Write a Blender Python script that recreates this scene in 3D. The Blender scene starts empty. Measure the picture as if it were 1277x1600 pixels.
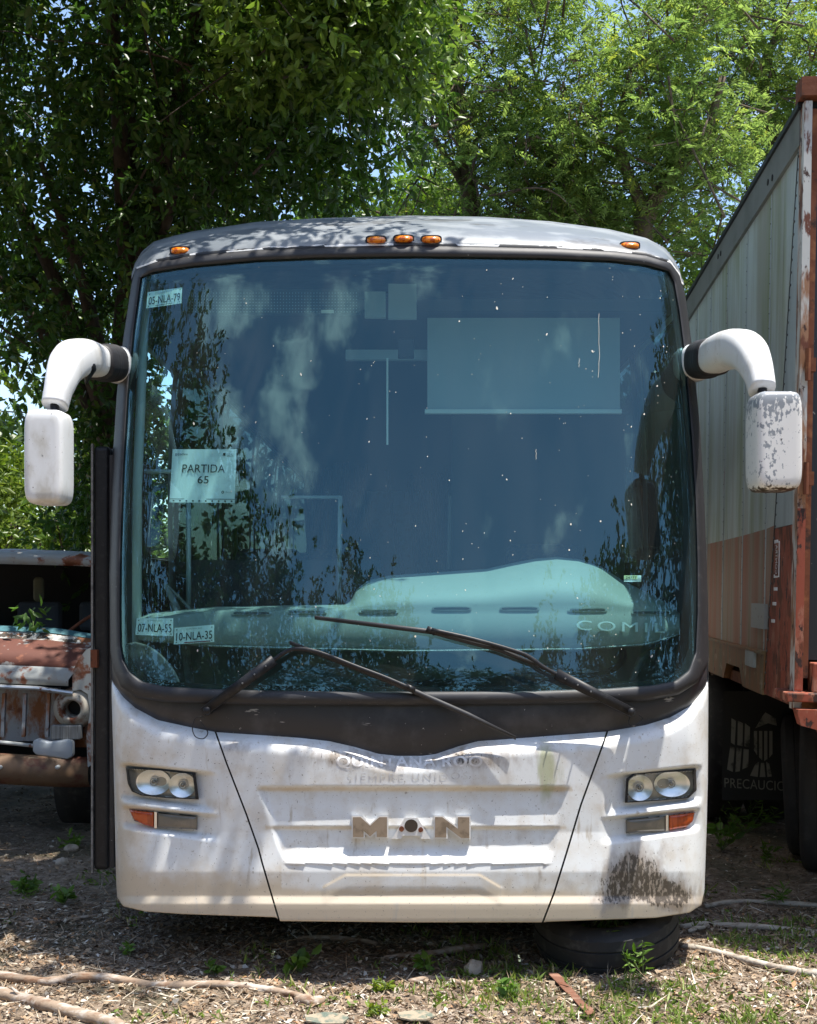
import bpy, math, random
import numpy as np
from mathutils import Vector
S = bpy.context.scene; COL = S.collection
R_ = math.radians
rng = np.random.default_rng(7); random.seed(7)
F = 1866.0; CX = 638.5; HZ = 918.0; EYE = 1.6      # focal length in photo pixels, centre column, horizon row, eye height

# ------------------------------------------------------------------ camera, sky, sun, exposure
cam = bpy.data.cameras.new("camera"); co = bpy.data.objects.new("camera", cam); COL.objects.link(co)
co.location = (0, 0, EYE); co.rotation_euler = (R_(90), 0, 0)
cam.sensor_fit = 'VERTICAL'; cam.sensor_height = 30; cam.lens = 35; cam.shift_y = 118/1600
cam.clip_start = 0.05; cam.clip_end = 2000; S.camera = co
SUN = Vector((0.24, -0.105, 1.0)).normalized()
w = bpy.data.worlds.new("World"); S.world = w; w.use_nodes = True
nt = w.node_tree; bg = nt.nodes['Background']
sky = nt.nodes.new('ShaderNodeTexSky'); sky.sky_type = 'NISHITA'; sky.sun_disc = False
sky.sun_elevation = math.asin(SUN.z); sky.sun_rotation = math.atan2(SUN.x, SUN.y); sky.dust_density = 1.0; sky.ozone_density = 2.0
tc = nt.nodes.new('ShaderNodeTexCoord'); mp = nt.nodes.new('ShaderNodeMapping'); mp.inputs['Scale'].default_value = (1, 1, 1.7); mp.inputs['Location'].default_value = (0.3, 0.15, 0.0)
cn = nt.nodes.new('ShaderNodeTexNoise'); cn.inputs['Scale'].default_value = 7.5; cn.inputs['Detail'].default_value = 7; cn.inputs['Roughness'].default_value = .58
cr = nt.nodes.new('ShaderNodeMapRange'); cr.interpolation_type = 'SMOOTHSTEP'; cr.inputs[1].default_value = .57; cr.inputs[2].default_value = .76; cr.inputs[4].default_value = .9
mx = nt.nodes.new('ShaderNodeMix'); mx.data_type = 'RGBA'; mx.inputs[7].default_value = (9, 9.2, 9.6, 1)
L = nt.links.new
L(tc.outputs['Generated'], mp.inputs[0]); L(mp.outputs[0], cn.inputs[0]); L(cn.outputs[0], cr.inputs[0])
vd = nt.nodes.new('ShaderNodeVectorMath'); vd.operation = 'DOT_PRODUCT'; vd.inputs[1].default_value = Vector((-.27, -.80, .53)).normalized()
vr = nt.nodes.new('ShaderNodeMapRange'); vr.interpolation_type = 'SMOOTHSTEP'; vr.inputs[1].default_value = .955; vr.inputs[2].default_value = .998; vr.inputs[4].default_value = .115
va = nt.nodes.new('ShaderNodeMath'); va.operation = 'ADD'; L(tc.outputs['Generated'], vd.inputs[0]); L(vd.outputs['Value'], vr.inputs[0]); L(cn.outputs[0], va.inputs[0]); L(vr.outputs[0], va.inputs[1]); L(va.outputs[0], cr.inputs[0])
L(cr.outputs[0], mx.inputs[0]); L(sky.outputs[0], mx.inputs[6]); L(mx.outputs[2], bg.inputs[0]); bg.inputs[1].default_value = 0.15
sl = bpy.data.lights.new("sun", 'SUN'); sl.energy = 4.3; sl.angle = R_(0.5); sl.color = (1, .95, .87)
so = bpy.data.objects.new("sun", sl); COL.objects.link(so); so.rotation_euler = (-SUN).to_track_quat('-Z', 'Y').to_euler(); so.location = (5, -5, 30)
S.view_settings.view_transform = 'Standard'; S.view_settings.look = 'None'; S.view_settings.gamma = 1; S.view_settings.exposure = 1.05
S.cycles.max_bounces = 8; S.cycles.transparent_max_bounces = 12; S.cycles.use_denoising = True

# ------------------------------------------------------------------ helpers: objects
ORG = {}
def tag(o, label, cat, group=None):
    o['label'] = label; o['category'] = cat
    if group: o['group'] = group
    return o
def thing(name, loc, label, cat, group=None, rot=(0, 0, 0)):
    o = bpy.data.objects.new(name, None); COL.objects.link(o); o.empty_display_size = .2
    o.location = loc; o.rotation_euler = rot; ORG[o.name] = np.array(loc, float) if not any(rot) else np.zeros(3)
    return tag(o, label, cat, group)
def npmesh(name, V, Fc, smooth=True):
    me = bpy.data.meshes.new(name)
    V = np.asarray(V, np.float32).reshape(-1, 3)
    if isinstance(Fc, np.ndarray):
        k = Fc.shape[1]; n = len(Fc)
        me.vertices.add(len(V)); me.vertices.foreach_set('co', V.ravel())
        me.loops.add(n*k); me.loops.foreach_set('vertex_index', Fc.astype(np.int32).ravel())
        me.polygons.add(n); me.polygons.foreach_set('loop_start', np.arange(0, n*k, k, dtype=np.int32))
        me.update(calc_edges=True)
    else:
        me.from_pydata(V.tolist(), [], [list(map(int, f)) for f in Fc])
    if smooth: me.polygons.foreach_set('use_smooth', np.ones(len(me.polygons), bool))
    me.validate(); me.update()
    return me
def obj(name, V, Fc, mat, parent=None, smooth=True, uv=None, col=None, kind=None, label=None):
    V = np.asarray(V, float).reshape(-1, 3)
    if parent is not None: V = V - ORG[parent.name]
    me = npmesh(name, V, Fc, smooth)
    if col is not None:
        a = me.attributes.new('col', 'FLOAT_COLOR', 'POINT'); c = np.ones((len(V), 4), np.float32); c[:, :col.shape[1]] = col; a.data.foreach_set('color', c.ravel())
    if uv is not None:
        u = me.uv_layers.new(name='UVMap'); vi = np.zeros(len(me.loops), np.int32); me.loops.foreach_get('vertex_index', vi)
        u.data.foreach_set('uv', np.asarray(uv, np.float32)[vi].ravel())
    o = bpy.data.objects.new(name, me); COL.objects.link(o)
    if mat: me.materials.append(mat)
    if parent is not None: o.parent = parent; ORG[o.name] = ORG[parent.name]
    else: ORG[o.name] = np.zeros(3)
    if kind: o['kind'] = kind
    if label: o['label'] = label
    return o
def sharp(o, deg=35):
    me = o.data
    for p in me.polygons: p.use_smooth = True
    try: me.set_sharp_from_angle(angle=R_(deg))
    except Exception: pass
    return o
def bevel(o, wd, seg=2):
    m = o.modifiers.new('bevel', 'BEVEL'); m.width = wd; m.segments = seg; m.limit_method = 'ANGLE'; m.angle_limit = R_(40); return o
class MB:
    def __init__(s): s.v = []; s.f = []
    def add(s, V, Fc):
        b = len(s.v); s.v += [tuple(p) for p in V]; s.f += [tuple(i+b for i in f) for f in Fc]; return s
    def box(s, a, b):
        x0, y0, z0 = a; x1, y1, z1 = b
        return s.add([(x0,y0,z0),(x1,y0,z0),(x1,y1,z0),(x0,y1,z0),(x0,y0,z1),(x1,y0,z1),(x1,y1,z1),(x0,y1,z1)],
                     [(0,3,2,1),(4,5,6,7),(0,1,5,4),(1,2,6,5),(2,3,7,6),(3,0,4,7)])
    def prism(s, pts, vec):
        n = len(pts); vec = np.array(vec, float); P0 = [np.array(p, float) for p in pts]; P1 = [p+vec for p in P0]
        return s.add(P0+P1, [tuple(range(n)), tuple(range(2*n-1, n-1, -1))]+[(i, i+n, (i+1) % n+n, (i+1) % n) for i in range(n)])
    def tube(s, path, rad, n=8, cap=True):
        V, Fc = tubemesh(path, rad, n, cap); return s.add(V, Fc)
    def build(s, name, mat, parent=None, smooth=False, **k):
        return obj(name, s.v, s.f, mat, parent, smooth, **k)
def cat(pts, n=6):
    P = np.array(pts, float); Q = np.vstack([2*P[0]-P[1], P, 2*P[-1]-P[-2]]); out = []
    for i in range(1, len(Q)-2):
        for t in np.linspace(0, 1, n, endpoint=False):
            a, b, c, d = Q[i-1], Q[i], Q[i+1], Q[i+2]
            out.append(.5*((2*b)+(-a+c)*t+(2*a-5*b+4*c-d)*t*t+(-a+3*b-3*c+d)*t**3))
    out.append(P[-1]); return np.array(out)
def tubemesh(path, rad, n=8, cap=True, power=2.0, flat=1.0, up=(0, 0, 1)):
    P = np.array(path, float); m = len(P)
    rad = np.full(m, rad, float) if np.isscalar(rad) else np.array(rad, float)
    if len(rad) != m: rad = np.interp(np.linspace(0, 1, m), np.linspace(0, 1, len(rad)), rad)
    T = np.gradient(P, axis=0); T /= np.linalg.norm(T, axis=1)[:, None]+1e-9
    u = np.array(up, float)
    if abs(T[0] @ u) > .9: u = np.array((1, 0, 0.))
    V = []; a = np.linspace(0, 2*np.pi, n, endpoint=False)
    ca = np.sign(np.cos(a))*np.abs(np.cos(a))**(2/power); sa = np.sign(np.sin(a))*np.abs(np.sin(a))**(2/power)
    for i in range(m):
        s = np.cross(T[i], u); s /= np.linalg.norm(s)+1e-9; u = np.cross(s, T[i]); u /= np.linalg.norm(u)+1e-9
        V.append(P[i]+rad[i]*(ca[:, None]*s+flat*sa[:, None]*u))
    V = np.vstack(V); Fc = []
    for i in range(m-1):
        for j in range(n):
            k = (j+1) % n; Fc.append((i*n+j, i*n+k, (i+1)*n+k, (i+1)*n+j))
    if cap: Fc.append(tuple(range(n-1, -1, -1))); Fc.append(tuple((m-1)*n+j for j in range(n)))
    return V, Fc
def grid_faces(nr, nc):
    i = np.arange(nr-1)[:, None]*nc+np.arange(nc-1)[None]; i = i.ravel()
    return np.stack([i, i+nc, i+nc+1, i+1], 1)
def at(px, py, Y): return np.array(((px-CX)/F*Y, Y, EYE+(HZ-py)/F*Y))
def gr(px, py, z=0.0):
    Y = (EYE-z)*F/(py-HZ); return np.array(((px-CX)/F*Y, Y, z))
def ss(x, a, b):
    t = np.clip((np.asarray(x, float)-a)/(b-a), 0, 1); return t*t*(3-2*t)
def fn(d):
    k = np.array(sorted(d), float); v = np.array([d[i] for i in sorted(d)], float)
    return lambda x: np.interp(x, k, v)
def vnoise(x, y, seed=0):
    r = np.random.default_rng(seed).random((64, 64)); xi = np.floor(x).astype(int); yi = np.floor(y).astype(int)
    fx = x-xi; fy = y-yi; fx = fx*fx*(3-2*fx); fy = fy*fy*(3-2*fy); g = lambda a, b: r[a % 64, b % 64]
    return (g(xi, yi)*(1-fx)+g(xi+1, yi)*fx)*(1-fy)+(g(xi, yi+1)*(1-fx)+g(xi+1, yi+1)*fx)*fy

# ------------------------------------------------------------------ helpers: materials
def mat(name, base, rough=.6, metal=0, layers=(), bump=None, spec=.5, col=False, transl=None, coat=0, emit=None, tv=1.6):
    """layers: (colour, scale, lo, hi, detail, stretch(xyz), space, channel) - noise thresholded stains; channel 0..2 multiplies by a painted stain mask"""
    m = bpy.data.materials.new(name); m.use_nodes = True; t = m.node_tree; N = t.nodes; K = t.links.new
    b = N['Principled BSDF']; b.inputs['Roughness'].default_value = rough; b.inputs['Metallic'].default_value = metal
    b.inputs['Specular IOR Level'].default_value = spec; b.inputs['Coat Weight'].default_value = coat
    tcn = N.new('ShaderNodeTexCoord'); cur = None
    if col:
        a = N.new('ShaderNodeAttribute'); a.attribute_name = 'col'; cur = a.outputs['Color']
    else:
        rgb = N.new('ShaderNodeRGB'); rgb.outputs[0].default_value = (*base, 1); cur = rgb.outputs[0]
    att = None; rcur = None
    for ly in layers:
        c, sc, lo, hi = ly[:4]; det = ly[4] if len(ly) > 4 else 5; st = ly[5] if len(ly) > 5 else (1, 1, 1)
        sp = ly[6] if len(ly) > 6 else 'Object'; ch = ly[7] if len(ly) > 7 else None; wt = ly[8] if len(ly) > 8 else 1.0
        mpn = N.new('ShaderNodeMapping'); mpn.inputs['Scale'].default_value = st; K(tcn.outputs[sp], mpn.inputs[0])
        no = N.new('ShaderNodeTexNoise'); no.inputs['Scale'].default_value = sc; no.inputs['Detail'].default_value = det; no.inputs['Roughness'].default_value = .62; K(mpn.outputs[0], no.inputs[0])
        src = no.outputs[0]
        if ch is not None:
            if att is None:
                a = N.new('ShaderNodeAttribute'); a.attribute_name = 'col'; att = N.new('ShaderNodeSeparateColor'); K(a.outputs['Color'], att.inputs[0])
            ad = N.new('ShaderNodeMath'); ad.operation = 'MULTIPLY_ADD'; K(att.outputs[ch], ad.inputs[0]); ad.inputs[1].default_value = .75; K(src, ad.inputs[2])
            sb = N.new('ShaderNodeMath'); sb.operation = 'SUBTRACT'; K(ad.outputs[0], sb.inputs[0]); sb.inputs[1].default_value = .38; src = sb.outputs[0]
        r = N.new('ShaderNodeMapRange'); r.interpolation_type = 'SMOOTHSTEP'; r.inputs[1].default_value = lo; r.inputs[2].default_value = hi; r.inputs[4].default_value = wt; K(src, r.inputs[0])
        x = N.new('ShaderNodeMix'); x.data_type = 'RGBA'; K(r.outputs[0], x.inputs[0]); K(cur, x.inputs[6]); x.inputs[7].default_value = (*c, 1); cur = x.outputs[2]
    K(cur, b.inputs['Base Color'])
    if bump:
        no = N.new('ShaderNodeTexNoise'); no.inputs['Scale'].default_value = bump[0]; no.inputs['Detail'].default_value = 6; K(tcn.outputs['Object'], no.inputs[0])
        bp = N.new('ShaderNodeBump'); bp.inputs['Strength'].default_value = bump[1]; bp.inputs['Distance'].default_value = bump[2] if len(bump) > 2 else .01
        K(no.outputs[0], bp.inputs['Height']); K(bp.outputs[0], b.inputs['Normal'])
    if transl:
        tr = N.new('ShaderNodeBsdfTranslucent'); ms = N.new('ShaderNodeMixShader'); ms.inputs[0].default_value = transl
        hs = N.new('ShaderNodeHueSaturation'); hs.inputs['Value'].default_value = tv; hs.inputs['Saturation'].default_value = 1.1; K(cur, hs.inputs['Color'])
        K(hs.outputs[0], tr.inputs[0]); K(b.outputs[0], ms.inputs[1]); K(tr.outputs[0], ms.inputs[2]); K(ms.outputs[0], N['Material Output'].inputs[0])
    if emit: b.inputs['Emission Color'].default_value = (*emit[:3], 1); b.inputs['Emission Strength'].default_value = emit[3]
    return m
def glassmat(name, tint, ior=1.5, dust=0.0, rough=.0, specks=False, dustcol=(.55, .6, .58), gloss=(.93, .97, 1)):
    m = bpy.data.materials.new(name); m.use_nodes = True; t = m.node_tree; N = t.nodes; K = t.links.new; N.remove(N['Principled BSDF'])
    tr = N.new('ShaderNodeBsdfTransparent'); tr.inputs[0].default_value = (*tint, 1)
    g = N.new('ShaderNodeBsdfGlossy'); g.inputs['Roughness'].default_value = rough; g.inputs['Color'].default_value = (*gloss, 1)
    fr = N.new('ShaderNodeFresnel'); ge = N.new('ShaderNodeNewGeometry'); mi = N.new('ShaderNodeMapRange'); mi.inputs[3].default_value = ior; mi.inputs[4].default_value = 1/ior; K(ge.outputs['Backfacing'], mi.inputs[0]); K(mi.outputs[0], fr.inputs[0])
    a = N.new('ShaderNodeMixShader'); K(fr.outputs[0], a.inputs[0]); K(tr.outputs[0], a.inputs[1]); K(g.outputs[0], a.inputs[2]); out = a.outputs[0]
    if dust:
        d = N.new('ShaderNodeBsdfDiffuse'); d.inputs[0].default_value = (*dustcol, 1); b = N.new('ShaderNodeMixShader')
        tc = N.new('ShaderNodeTexCoord'); mp = N.new('ShaderNodeMapping'); mp.inputs['Scale'].default_value = (3, .7, 1); K(tc.outputs['UV'], mp.inputs[0])
        no = N.new('ShaderNodeTexNoise'); no.inputs['Scale'].default_value = 6; no.inputs['Detail'].default_value = 8; K(mp.outputs[0], no.inputs[0])
        r = N.new('ShaderNodeMapRange'); r.inputs[1].default_value = .3; r.inputs[2].default_value = .75; r.inputs[3].default_value = dust*.4; r.inputs[4].default_value = dust*1.6; K(no.outputs[0], r.inputs[0]); f = r.outputs[0]
        if specks:
            at_ = N.new('ShaderNodeAttribute'); at_.attribute_name = 'col'; se = N.new('ShaderNodeSeparateColor'); K(at_.outputs['Color'], se.inputs[0])
            mm = N.new('ShaderNodeMath'); mm.operation = 'ADD'; mm.use_clamp = True; K(f, mm.inputs[0]); K(se.outputs[0], mm.inputs[1]); f = mm.outputs[0]
        K(f, b.inputs[0]); K(out, b.inputs[1]); K(d.outputs[0], b.inputs[2]); out = b.outputs[0]
    K(out, N['Material Output'].inputs[0]); return m
RUST = (.13, .035, .012); RUST2 = (.26, .09, .03)
M = {}
M['white'] = mat('bus white paint', (.73, .75, .755), .38, layers=[
    ((.60, .57, .52), 9, .45, .75, 6), ((.55, .47, .36), 7, .22, .80, 6, (1, 1, 1), 'Object', 1, .95),
    ((.40, .37, .35), 18, .22, .56, 12, (1, 1, .5), 'Object', 0, .8), ((.26, .20, .14), 22, .34, .62, 14, (1, 1, .35), 'Object', 0, .75), ((.06, .048, .036), 85, .50, .60, 14, (1, 1, .4), 'Object', 0, .9),
    ((.36, .38, .20), 30, .38, .85, 9, (1, 1, .2), 'Object', 2, .75), ((.16, .14, .12), 130, .665, .70, 3), ((.36, .33, .29), 48, .64, .72, 8), ((.48, .44, .38), 26, .60, .72, 12, (1, 1, .12))], bump=(6, .05, .01))
M['cap'] = mat('grey faded roof paint', (.135, .155, .175), .45, layers=[((.24, .26, .275), 2.6, .44, .60, 9, (1, 2, 1)), ((.09, .095, .10), 4, .56, .64, 10, (.6, 1, 1)),
    ((.75, .75, .73), 30, .44, .5, 8, (.6, 1, 1.5), 'Object', 0), ((.02, .02, .02), 16, .40, .44, 8, (.5, 1, 1.5), 'Object', 1), ((.06, .06, .06), 70, .70, .74, 3)])
M['rubber'] = mat('weathered black rubber', (.022, .022, .025), .55, layers=[((.06, .058, .056), 14, .55, .75, 8, (.5, 1, 2)), ((.28, .27, .26), 60, .69, .73, 5)], bump=(40, .15, .004))
M['apron'] = mat('black apron paint', (.020, .022, .027), .35, layers=[((.05, .05, .055), 5, .45, .7, 6), ((.35, .34, .33), 50, .69, .71, 6, (1, 1, .7)), ((.30, .29, .27), 11, .66, .69, 8, (.4, 1, 2.5))])
M['plastic'] = mat('black plastic', (.014, .014, .016), .42, layers=[((.035, .035, .036), 30, .5, .75, 6)], spec=.3)
M['dark'] = mat('dark cavity', (.012, .012, .012), .8)
M['cabin'] = mat('dark grey cabin lining', (.045, .05, .055), .8)
M['dash'] = mat('grey dashboard plastic', (.27, .29, .27), .6, layers=[((.30, .31, .29), 6, .5, .8, 7), ((.15, .14, .12), 90, .68, .72, 4)])
M['vent'] = mat('dark air vent', (.05, .055, .055), .5)
M['pole'] = mat('pale grab rail', (.6, .62, .6), .35)
M['cloth'] = mat('blue grey seat cloth', (.06, .07, .1), .9, layers=[((.12, .1, .1), 30, .5, .6)])
M['greyp'] = mat('scuffed grey plastic', (.20, .195, .185), .6, layers=[((.09, .088, .085), 14, .45, .65, 9), ((.3, .29, .27), 40, .6, .7, 5)])
M['blind'] = mat('pale roller blind', (.30, .34, .36), .8)
M['amber'] = mat('amber lens', (.85, .26, .008), .22, layers=[((.45, .07, .0), 60, .45, .6, 2, (1, 1, .2))], coat=.6)
M['orange'] = mat('orange indicator lens', (.45, .06, .003), .25, layers=[((.3, .035, .0), 70, .45, .6, 2, (1, 1, .1))], coat=.6)
M['chrome'] = mat('lamp reflector', (.85, .85, .84), .30, .92, layers=[((.6, .57, .52), 8, .5, .7, 5)]); M['lamptan'] = mat('lamp housing', (.34, .31, .26), .35, .5)
M['lampgrey'] = mat('dusty lamp lens', (.13, .12, .10), .25, layers=[((.20, .17, .13), 12, .45, .7, 6)], coat=.5)
M['lens'] = glassmat('clear lamp cover', (.93, .95, .94), 1.35, .05)
M['ws'] = glassmat('green tinted windscreen', (.58, .84, .84), 1.95, .018, 0, True, gloss=(.40, .74, .80))
M['sideglass'] = glassmat('tinted side glass', (.10, .14, .14), 1.6, .03)
M['badge'] = mat('tarnished badge face', (.34, .27, .20), .45, .35, layers=[((.22, .17, .12), 22, .45, .65, 7)])
M['badgerim'] = mat('white badge rim', (.72, .71, .68), .4, layers=[(RUST, 30, .66, .72, 7)])
M['ghost'] = mat('pale lettering ghost', (.80, .79, .79), .45, layers=[((.60, .58, .56), 22, .44, .60, 9)])
M['ghost2'] = mat('thin lettering ghost', (.47, .46, .47), .45, layers=[((.66, .65, .62), 25, .42, .55, 8)])
M['paper'] = mat('white paper', (.80, .82, .82), .8, layers=[((.72, .74, .74), 5, .4, .7, 4)])
M['plate'] = mat('white plate', (.78, .82, .8), .45)
M['platered'] = mat('dark red plate strip', (.2, .03, .04), .5)
M['ink'] = mat('black ink', (.015, .015, .018), .6)
M['greyink'] = mat('grey ink', (.28, .29, .3), .6)
M['yellow'] = mat('yellow sticker paper', (.80, .78, .45), .8)
M['mirror'] = mat('mirror housing white', (.72, .73, .73), .33, layers=[((.50, .48, .43), 10, .48, .75, 8, (1, 1, .5)), ((.12, .1, .09), 90, .69, .72, 4)])
M['mirrorchip'] = mat('chipped mirror paint', (.74, .73, .70), .4, layers=[((.26, .28, .30), 70, .455, .50, 14, (1, 1, .6), 'Object', 0), ((.05, .035, .02), 50, .50, .58, 8, (1, 1, 1), 'Object', 1), ((.03, .025, .02), 40, .69, .72, 6)])
M['glassm'] = mat('mirror glass', (.8, .8, .8), .03, 1)
M['tyre'] = mat('old tyre rubber', (.020, .020, .021), .75, layers=[((.07, .065, .06), 15, .5, .75, 8)], bump=(60, .2, .004))
M['steel'] = mat('steel', (.3, .3, .3), .4, .8)
M['rust'] = mat('rusty steel', (.15, .045, .018), .85, layers=[((.30, .12, .045), 8, .5, .7, 9), ((.04, .018, .012), 14, .55, .7, 8)], bump=(30, .3, .006))
M['rustpost'] = mat('rusting painted post', (.52, .53, .50), .6, layers=[((.30, .15, .075), 11, .46, .58, 12, (1, 1, .22)), (RUST, 16, .53, .60, 12, (1, 1, .3)), ((.05, .02, .012), 22, .60, .66, 10, (1, 1, .5))], bump=(20, .15, .005))
M['rustred'] = mat('rusting red paint', (.28, .062, .03), .65, layers=[((.36, .16, .10), 12, .5, .62, 12, (1, 1, .4)), (RUST, 13, .50, .57, 12, (1, 1, .4)), ((.035, .014, .01), 20, .57, .62, 12, (1, 1, .5)), ((.45, .42, .38), 16, .66, .70, 9)], bump=(20, .2, .005))

# ------------------------------------------------------------------ ground
ax = np.concatenate([-np.geomspace(600, 4.2, 26), np.linspace(-4, 4, 230), np.geomspace(4.2, 600, 26)])
ay = np.concatenate([-np.geomspace(600, 1, 22)+2.5, np.linspace(2.5, 9, 200), 9+np.geomspace(.1, 900, 40)])
GX, GY = np.meshgrid(ax, ay); GZ = .05*(vnoise(GX*.9+9, GY*.9, 1)-.5)+.035*(vnoise(GX*3.1, GY*3.1, 2)-.5)+.02*(vnoise(GX*9, GY*9, 3)-.5)
near = np.exp(-(GX**2+(GY-5)**2)/400); GZ = GZ*near-.01
def gz(x, y):
    return .05*(vnoise(x*.9+9, y*.9, 1)-.5)+.035*(vnoise(x*3.1, y*3.1, 2)-.5)+.02*(vnoise(x*9, y*9, 3)-.5)-.01
M['soil'] = mat('dry soil and mulch', (.19, .14, .095), .95, layers=[((.33, .26, .20), 16, .45, .65, 9), ((.09, .06, .042), 24, .5, .66, 9), ((.45, .40, .34), 60, .6, .68, 6), ((.10, .085, .05), 1.2, .48, .62, 6)], bump=(45, .8, .02))
obj('ground', np.stack([GX, GY, GZ], -1), grid_faces(len(ay), len(ax))[:, ::-1].copy(), M['soil'], kind='structure')

# ------------------------------------------------------------------ bus front surface in photo rows and columns
Le = fn({380: 222, 400: 216, 438: 207, 480: 201, 532: 193, 609: 184, 700: 178, 769: 174.5, 900: 171.5, 1060: 174, 1200: 178, 1290: 180, 1380: 182, 1440: 186})
Re = fn({380: 1052, 400: 1059, 438: 1066, 465: 1071, 549: 1082, 674: 1094, 800: 1101, 940: 1106, 1060: 1107, 1220: 1106, 1300: 1104, 1412: 1100, 1440: 1096})
_rk = fn({380: .36, 420: .335, 1060: .03, 1150: .0, 1500: 0})
_rx = np.arange(360, 1500); _k = np.hanning(61); _k /= _k.sum(); _ry = np.convolve(np.pad(_rk(_rx), 30, 'edge'), _k, 'valid')
rake = lambda py: np.interp(py, _rx, _ry)
def Yd(px, py):
    l, r = Le(py), Re(py); t = (np.asarray(px, float)-(l+r)/2)/((r-l)/2); q = np.clip((np.abs(t)-.925)/.075, 0, 1)
    tt = np.minimum(np.abs(t), 1); return 4.87+.13*tt**2+.03*tt**7+.17*(1-np.sqrt(np.maximum(1-q*q, 0)))+rake(py)
def P(px, py, off=0.0):
    px = np.asarray(px, float); py = np.asarray(py, float); Y = Yd(px, py)+off
    return np.stack([(px-CX)/F*Y, Y, EYE+(HZ-py)/F*Y], -1)
B = fn({172: 1050, 174: 1056, 178: 1065, 193: 1085, 212: 1102, 247: 1121, 297: 1132, 339: 1140, 400: 1144, 470: 1149, 515: 1154, 554: 1163, 592: 1174, 620: 1177, 660: 1177, 682: 1174, 717: 1162, 747: 1154, 805: 1150, 947: 1139, 1008: 1129, 1047: 1117, 1077: 1100, 1097: 1077, 1104: 1066, 1108: 1052})
BOT = fn({178: 1385, 181.5: 1399, 193: 1416, 227: 1424, 285: 1428, 431: 1433, 438: 1439, 640: 1441, 849: 1441, 855: 1440, 1024: 1434, 1077: 1426, 1096: 1414, 1100: 1395, 1104: 1385})
SL = fn({1130: 333, 1144: 337, 1192: 354, 1272: 385, 1326: 404, 1349: 410, 1434: 435, 1445: 438})
SR = fn({1130: 953, 1140: 950, 1161: 943, 1257: 908, 1334: 885, 1395: 866, 1439: 849, 1445: 847})
AT = fn({172: 1035, 178: 1046, 190: 1073, 215: 1090, 260: 1097, 400: 1101, 640: 1102, 900: 1099, 1010: 1095, 1060: 1085, 1090: 1066, 1104: 1040, 1108: 1032})
HLl = [(199, 1200), (250, 1203), (303, 1209), (308, 1248), (260, 1246), (222, 1242), (208, 1236), (202, 1224)]
HLr = [(981, 1217), (992, 1209), (1040, 1206), (1085, 1203), (1086, 1234), (1074, 1246), (1030, 1250), (979, 1253)]
TLl = [(201, 1264), (250, 1269), (310, 1275), (310, 1297), (260, 1294), (224, 1289), (208, 1281)]
TLr = [(977, 1280), (1040, 1274), (1087, 1268), (1084, 1283), (1073, 1293), (1030, 1298), (977, 1302)]
def inpoly(px, py, poly):
    inside = np.zeros(px.shape, bool); n = len(poly)
    for i in range(n):
        x0, y0 = poly[i]; x1, y1 = poly[(i+1) % n]
        c = ((y0 > py) != (y1 > py)) & (px < (x1-x0)*(py-y0)/(y1-y0+1e-9)+x0); inside ^= c
    return inside
def relief(px, py):
    b = B(px); o = .075*(1-np.clip((py-b)/34, 0, 1))**2
    # grille recess, louvres, ledge
    xl = np.interp(py, [1228, 1345], [398, 440]); xr = np.interp(py, [1228, 1345], [893, 866])
    m = ss(px, xl, xl+16)*(1-ss(px, xr-16, xr))
    prof = np.interp(py, [1228, 1232, 1236, 1286, 1291, 1296, 1322, 1328, 1350], [0, .018, .027, .012, .010, .026, .020, .016, -.024])
    base = np.interp(py, [1300, 1362, 1392, 1400, 1412, 1420, 1436, 1444], [0, -.022, -.020, -.020, -.036, -.036, -.034, -.030])
    ing = m*(py < 1350)
    o = o+base*(1-ing)+prof*ing*(py >= 1228)
    # shallow raised trapezoid under the ledge
    yc = np.interp(px, [505, 540, 750, 782], [1386, 1367, 1367, 1386]); mm = ss(px, 500, 512)*(1-ss(px, 778, 790))
    o = o-.0035*mm*ss(py, yc-2, yc+2)*(1-ss(py, yc+16, yc+32))
    # lamp pockets
    for sgn in (0, 1):
        q = px if sgn == 0 else 1284-px+ (0)
        d1 = 0 if sgn == 0 else 4
        yt = 1190+d1+(q-192)*.105; yb = 1240+d1+(q-192)*.13
        o = o+.050*ss(q, 183, 202)*(1-ss(q, 306, 344))*ss(py, yt, yt+9)*(1-ss(py, yb, yb+15))
        yt = 1257+d1+(q-192)*.10; yb = 1283+d1+(q-192)*.14
        o = o+.042*ss(q, 186, 204)*(1-ss(q, 310, 350))*ss(py, yt, yt+7)*(1-ss(py, yb, yb+14))
    return o
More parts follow.
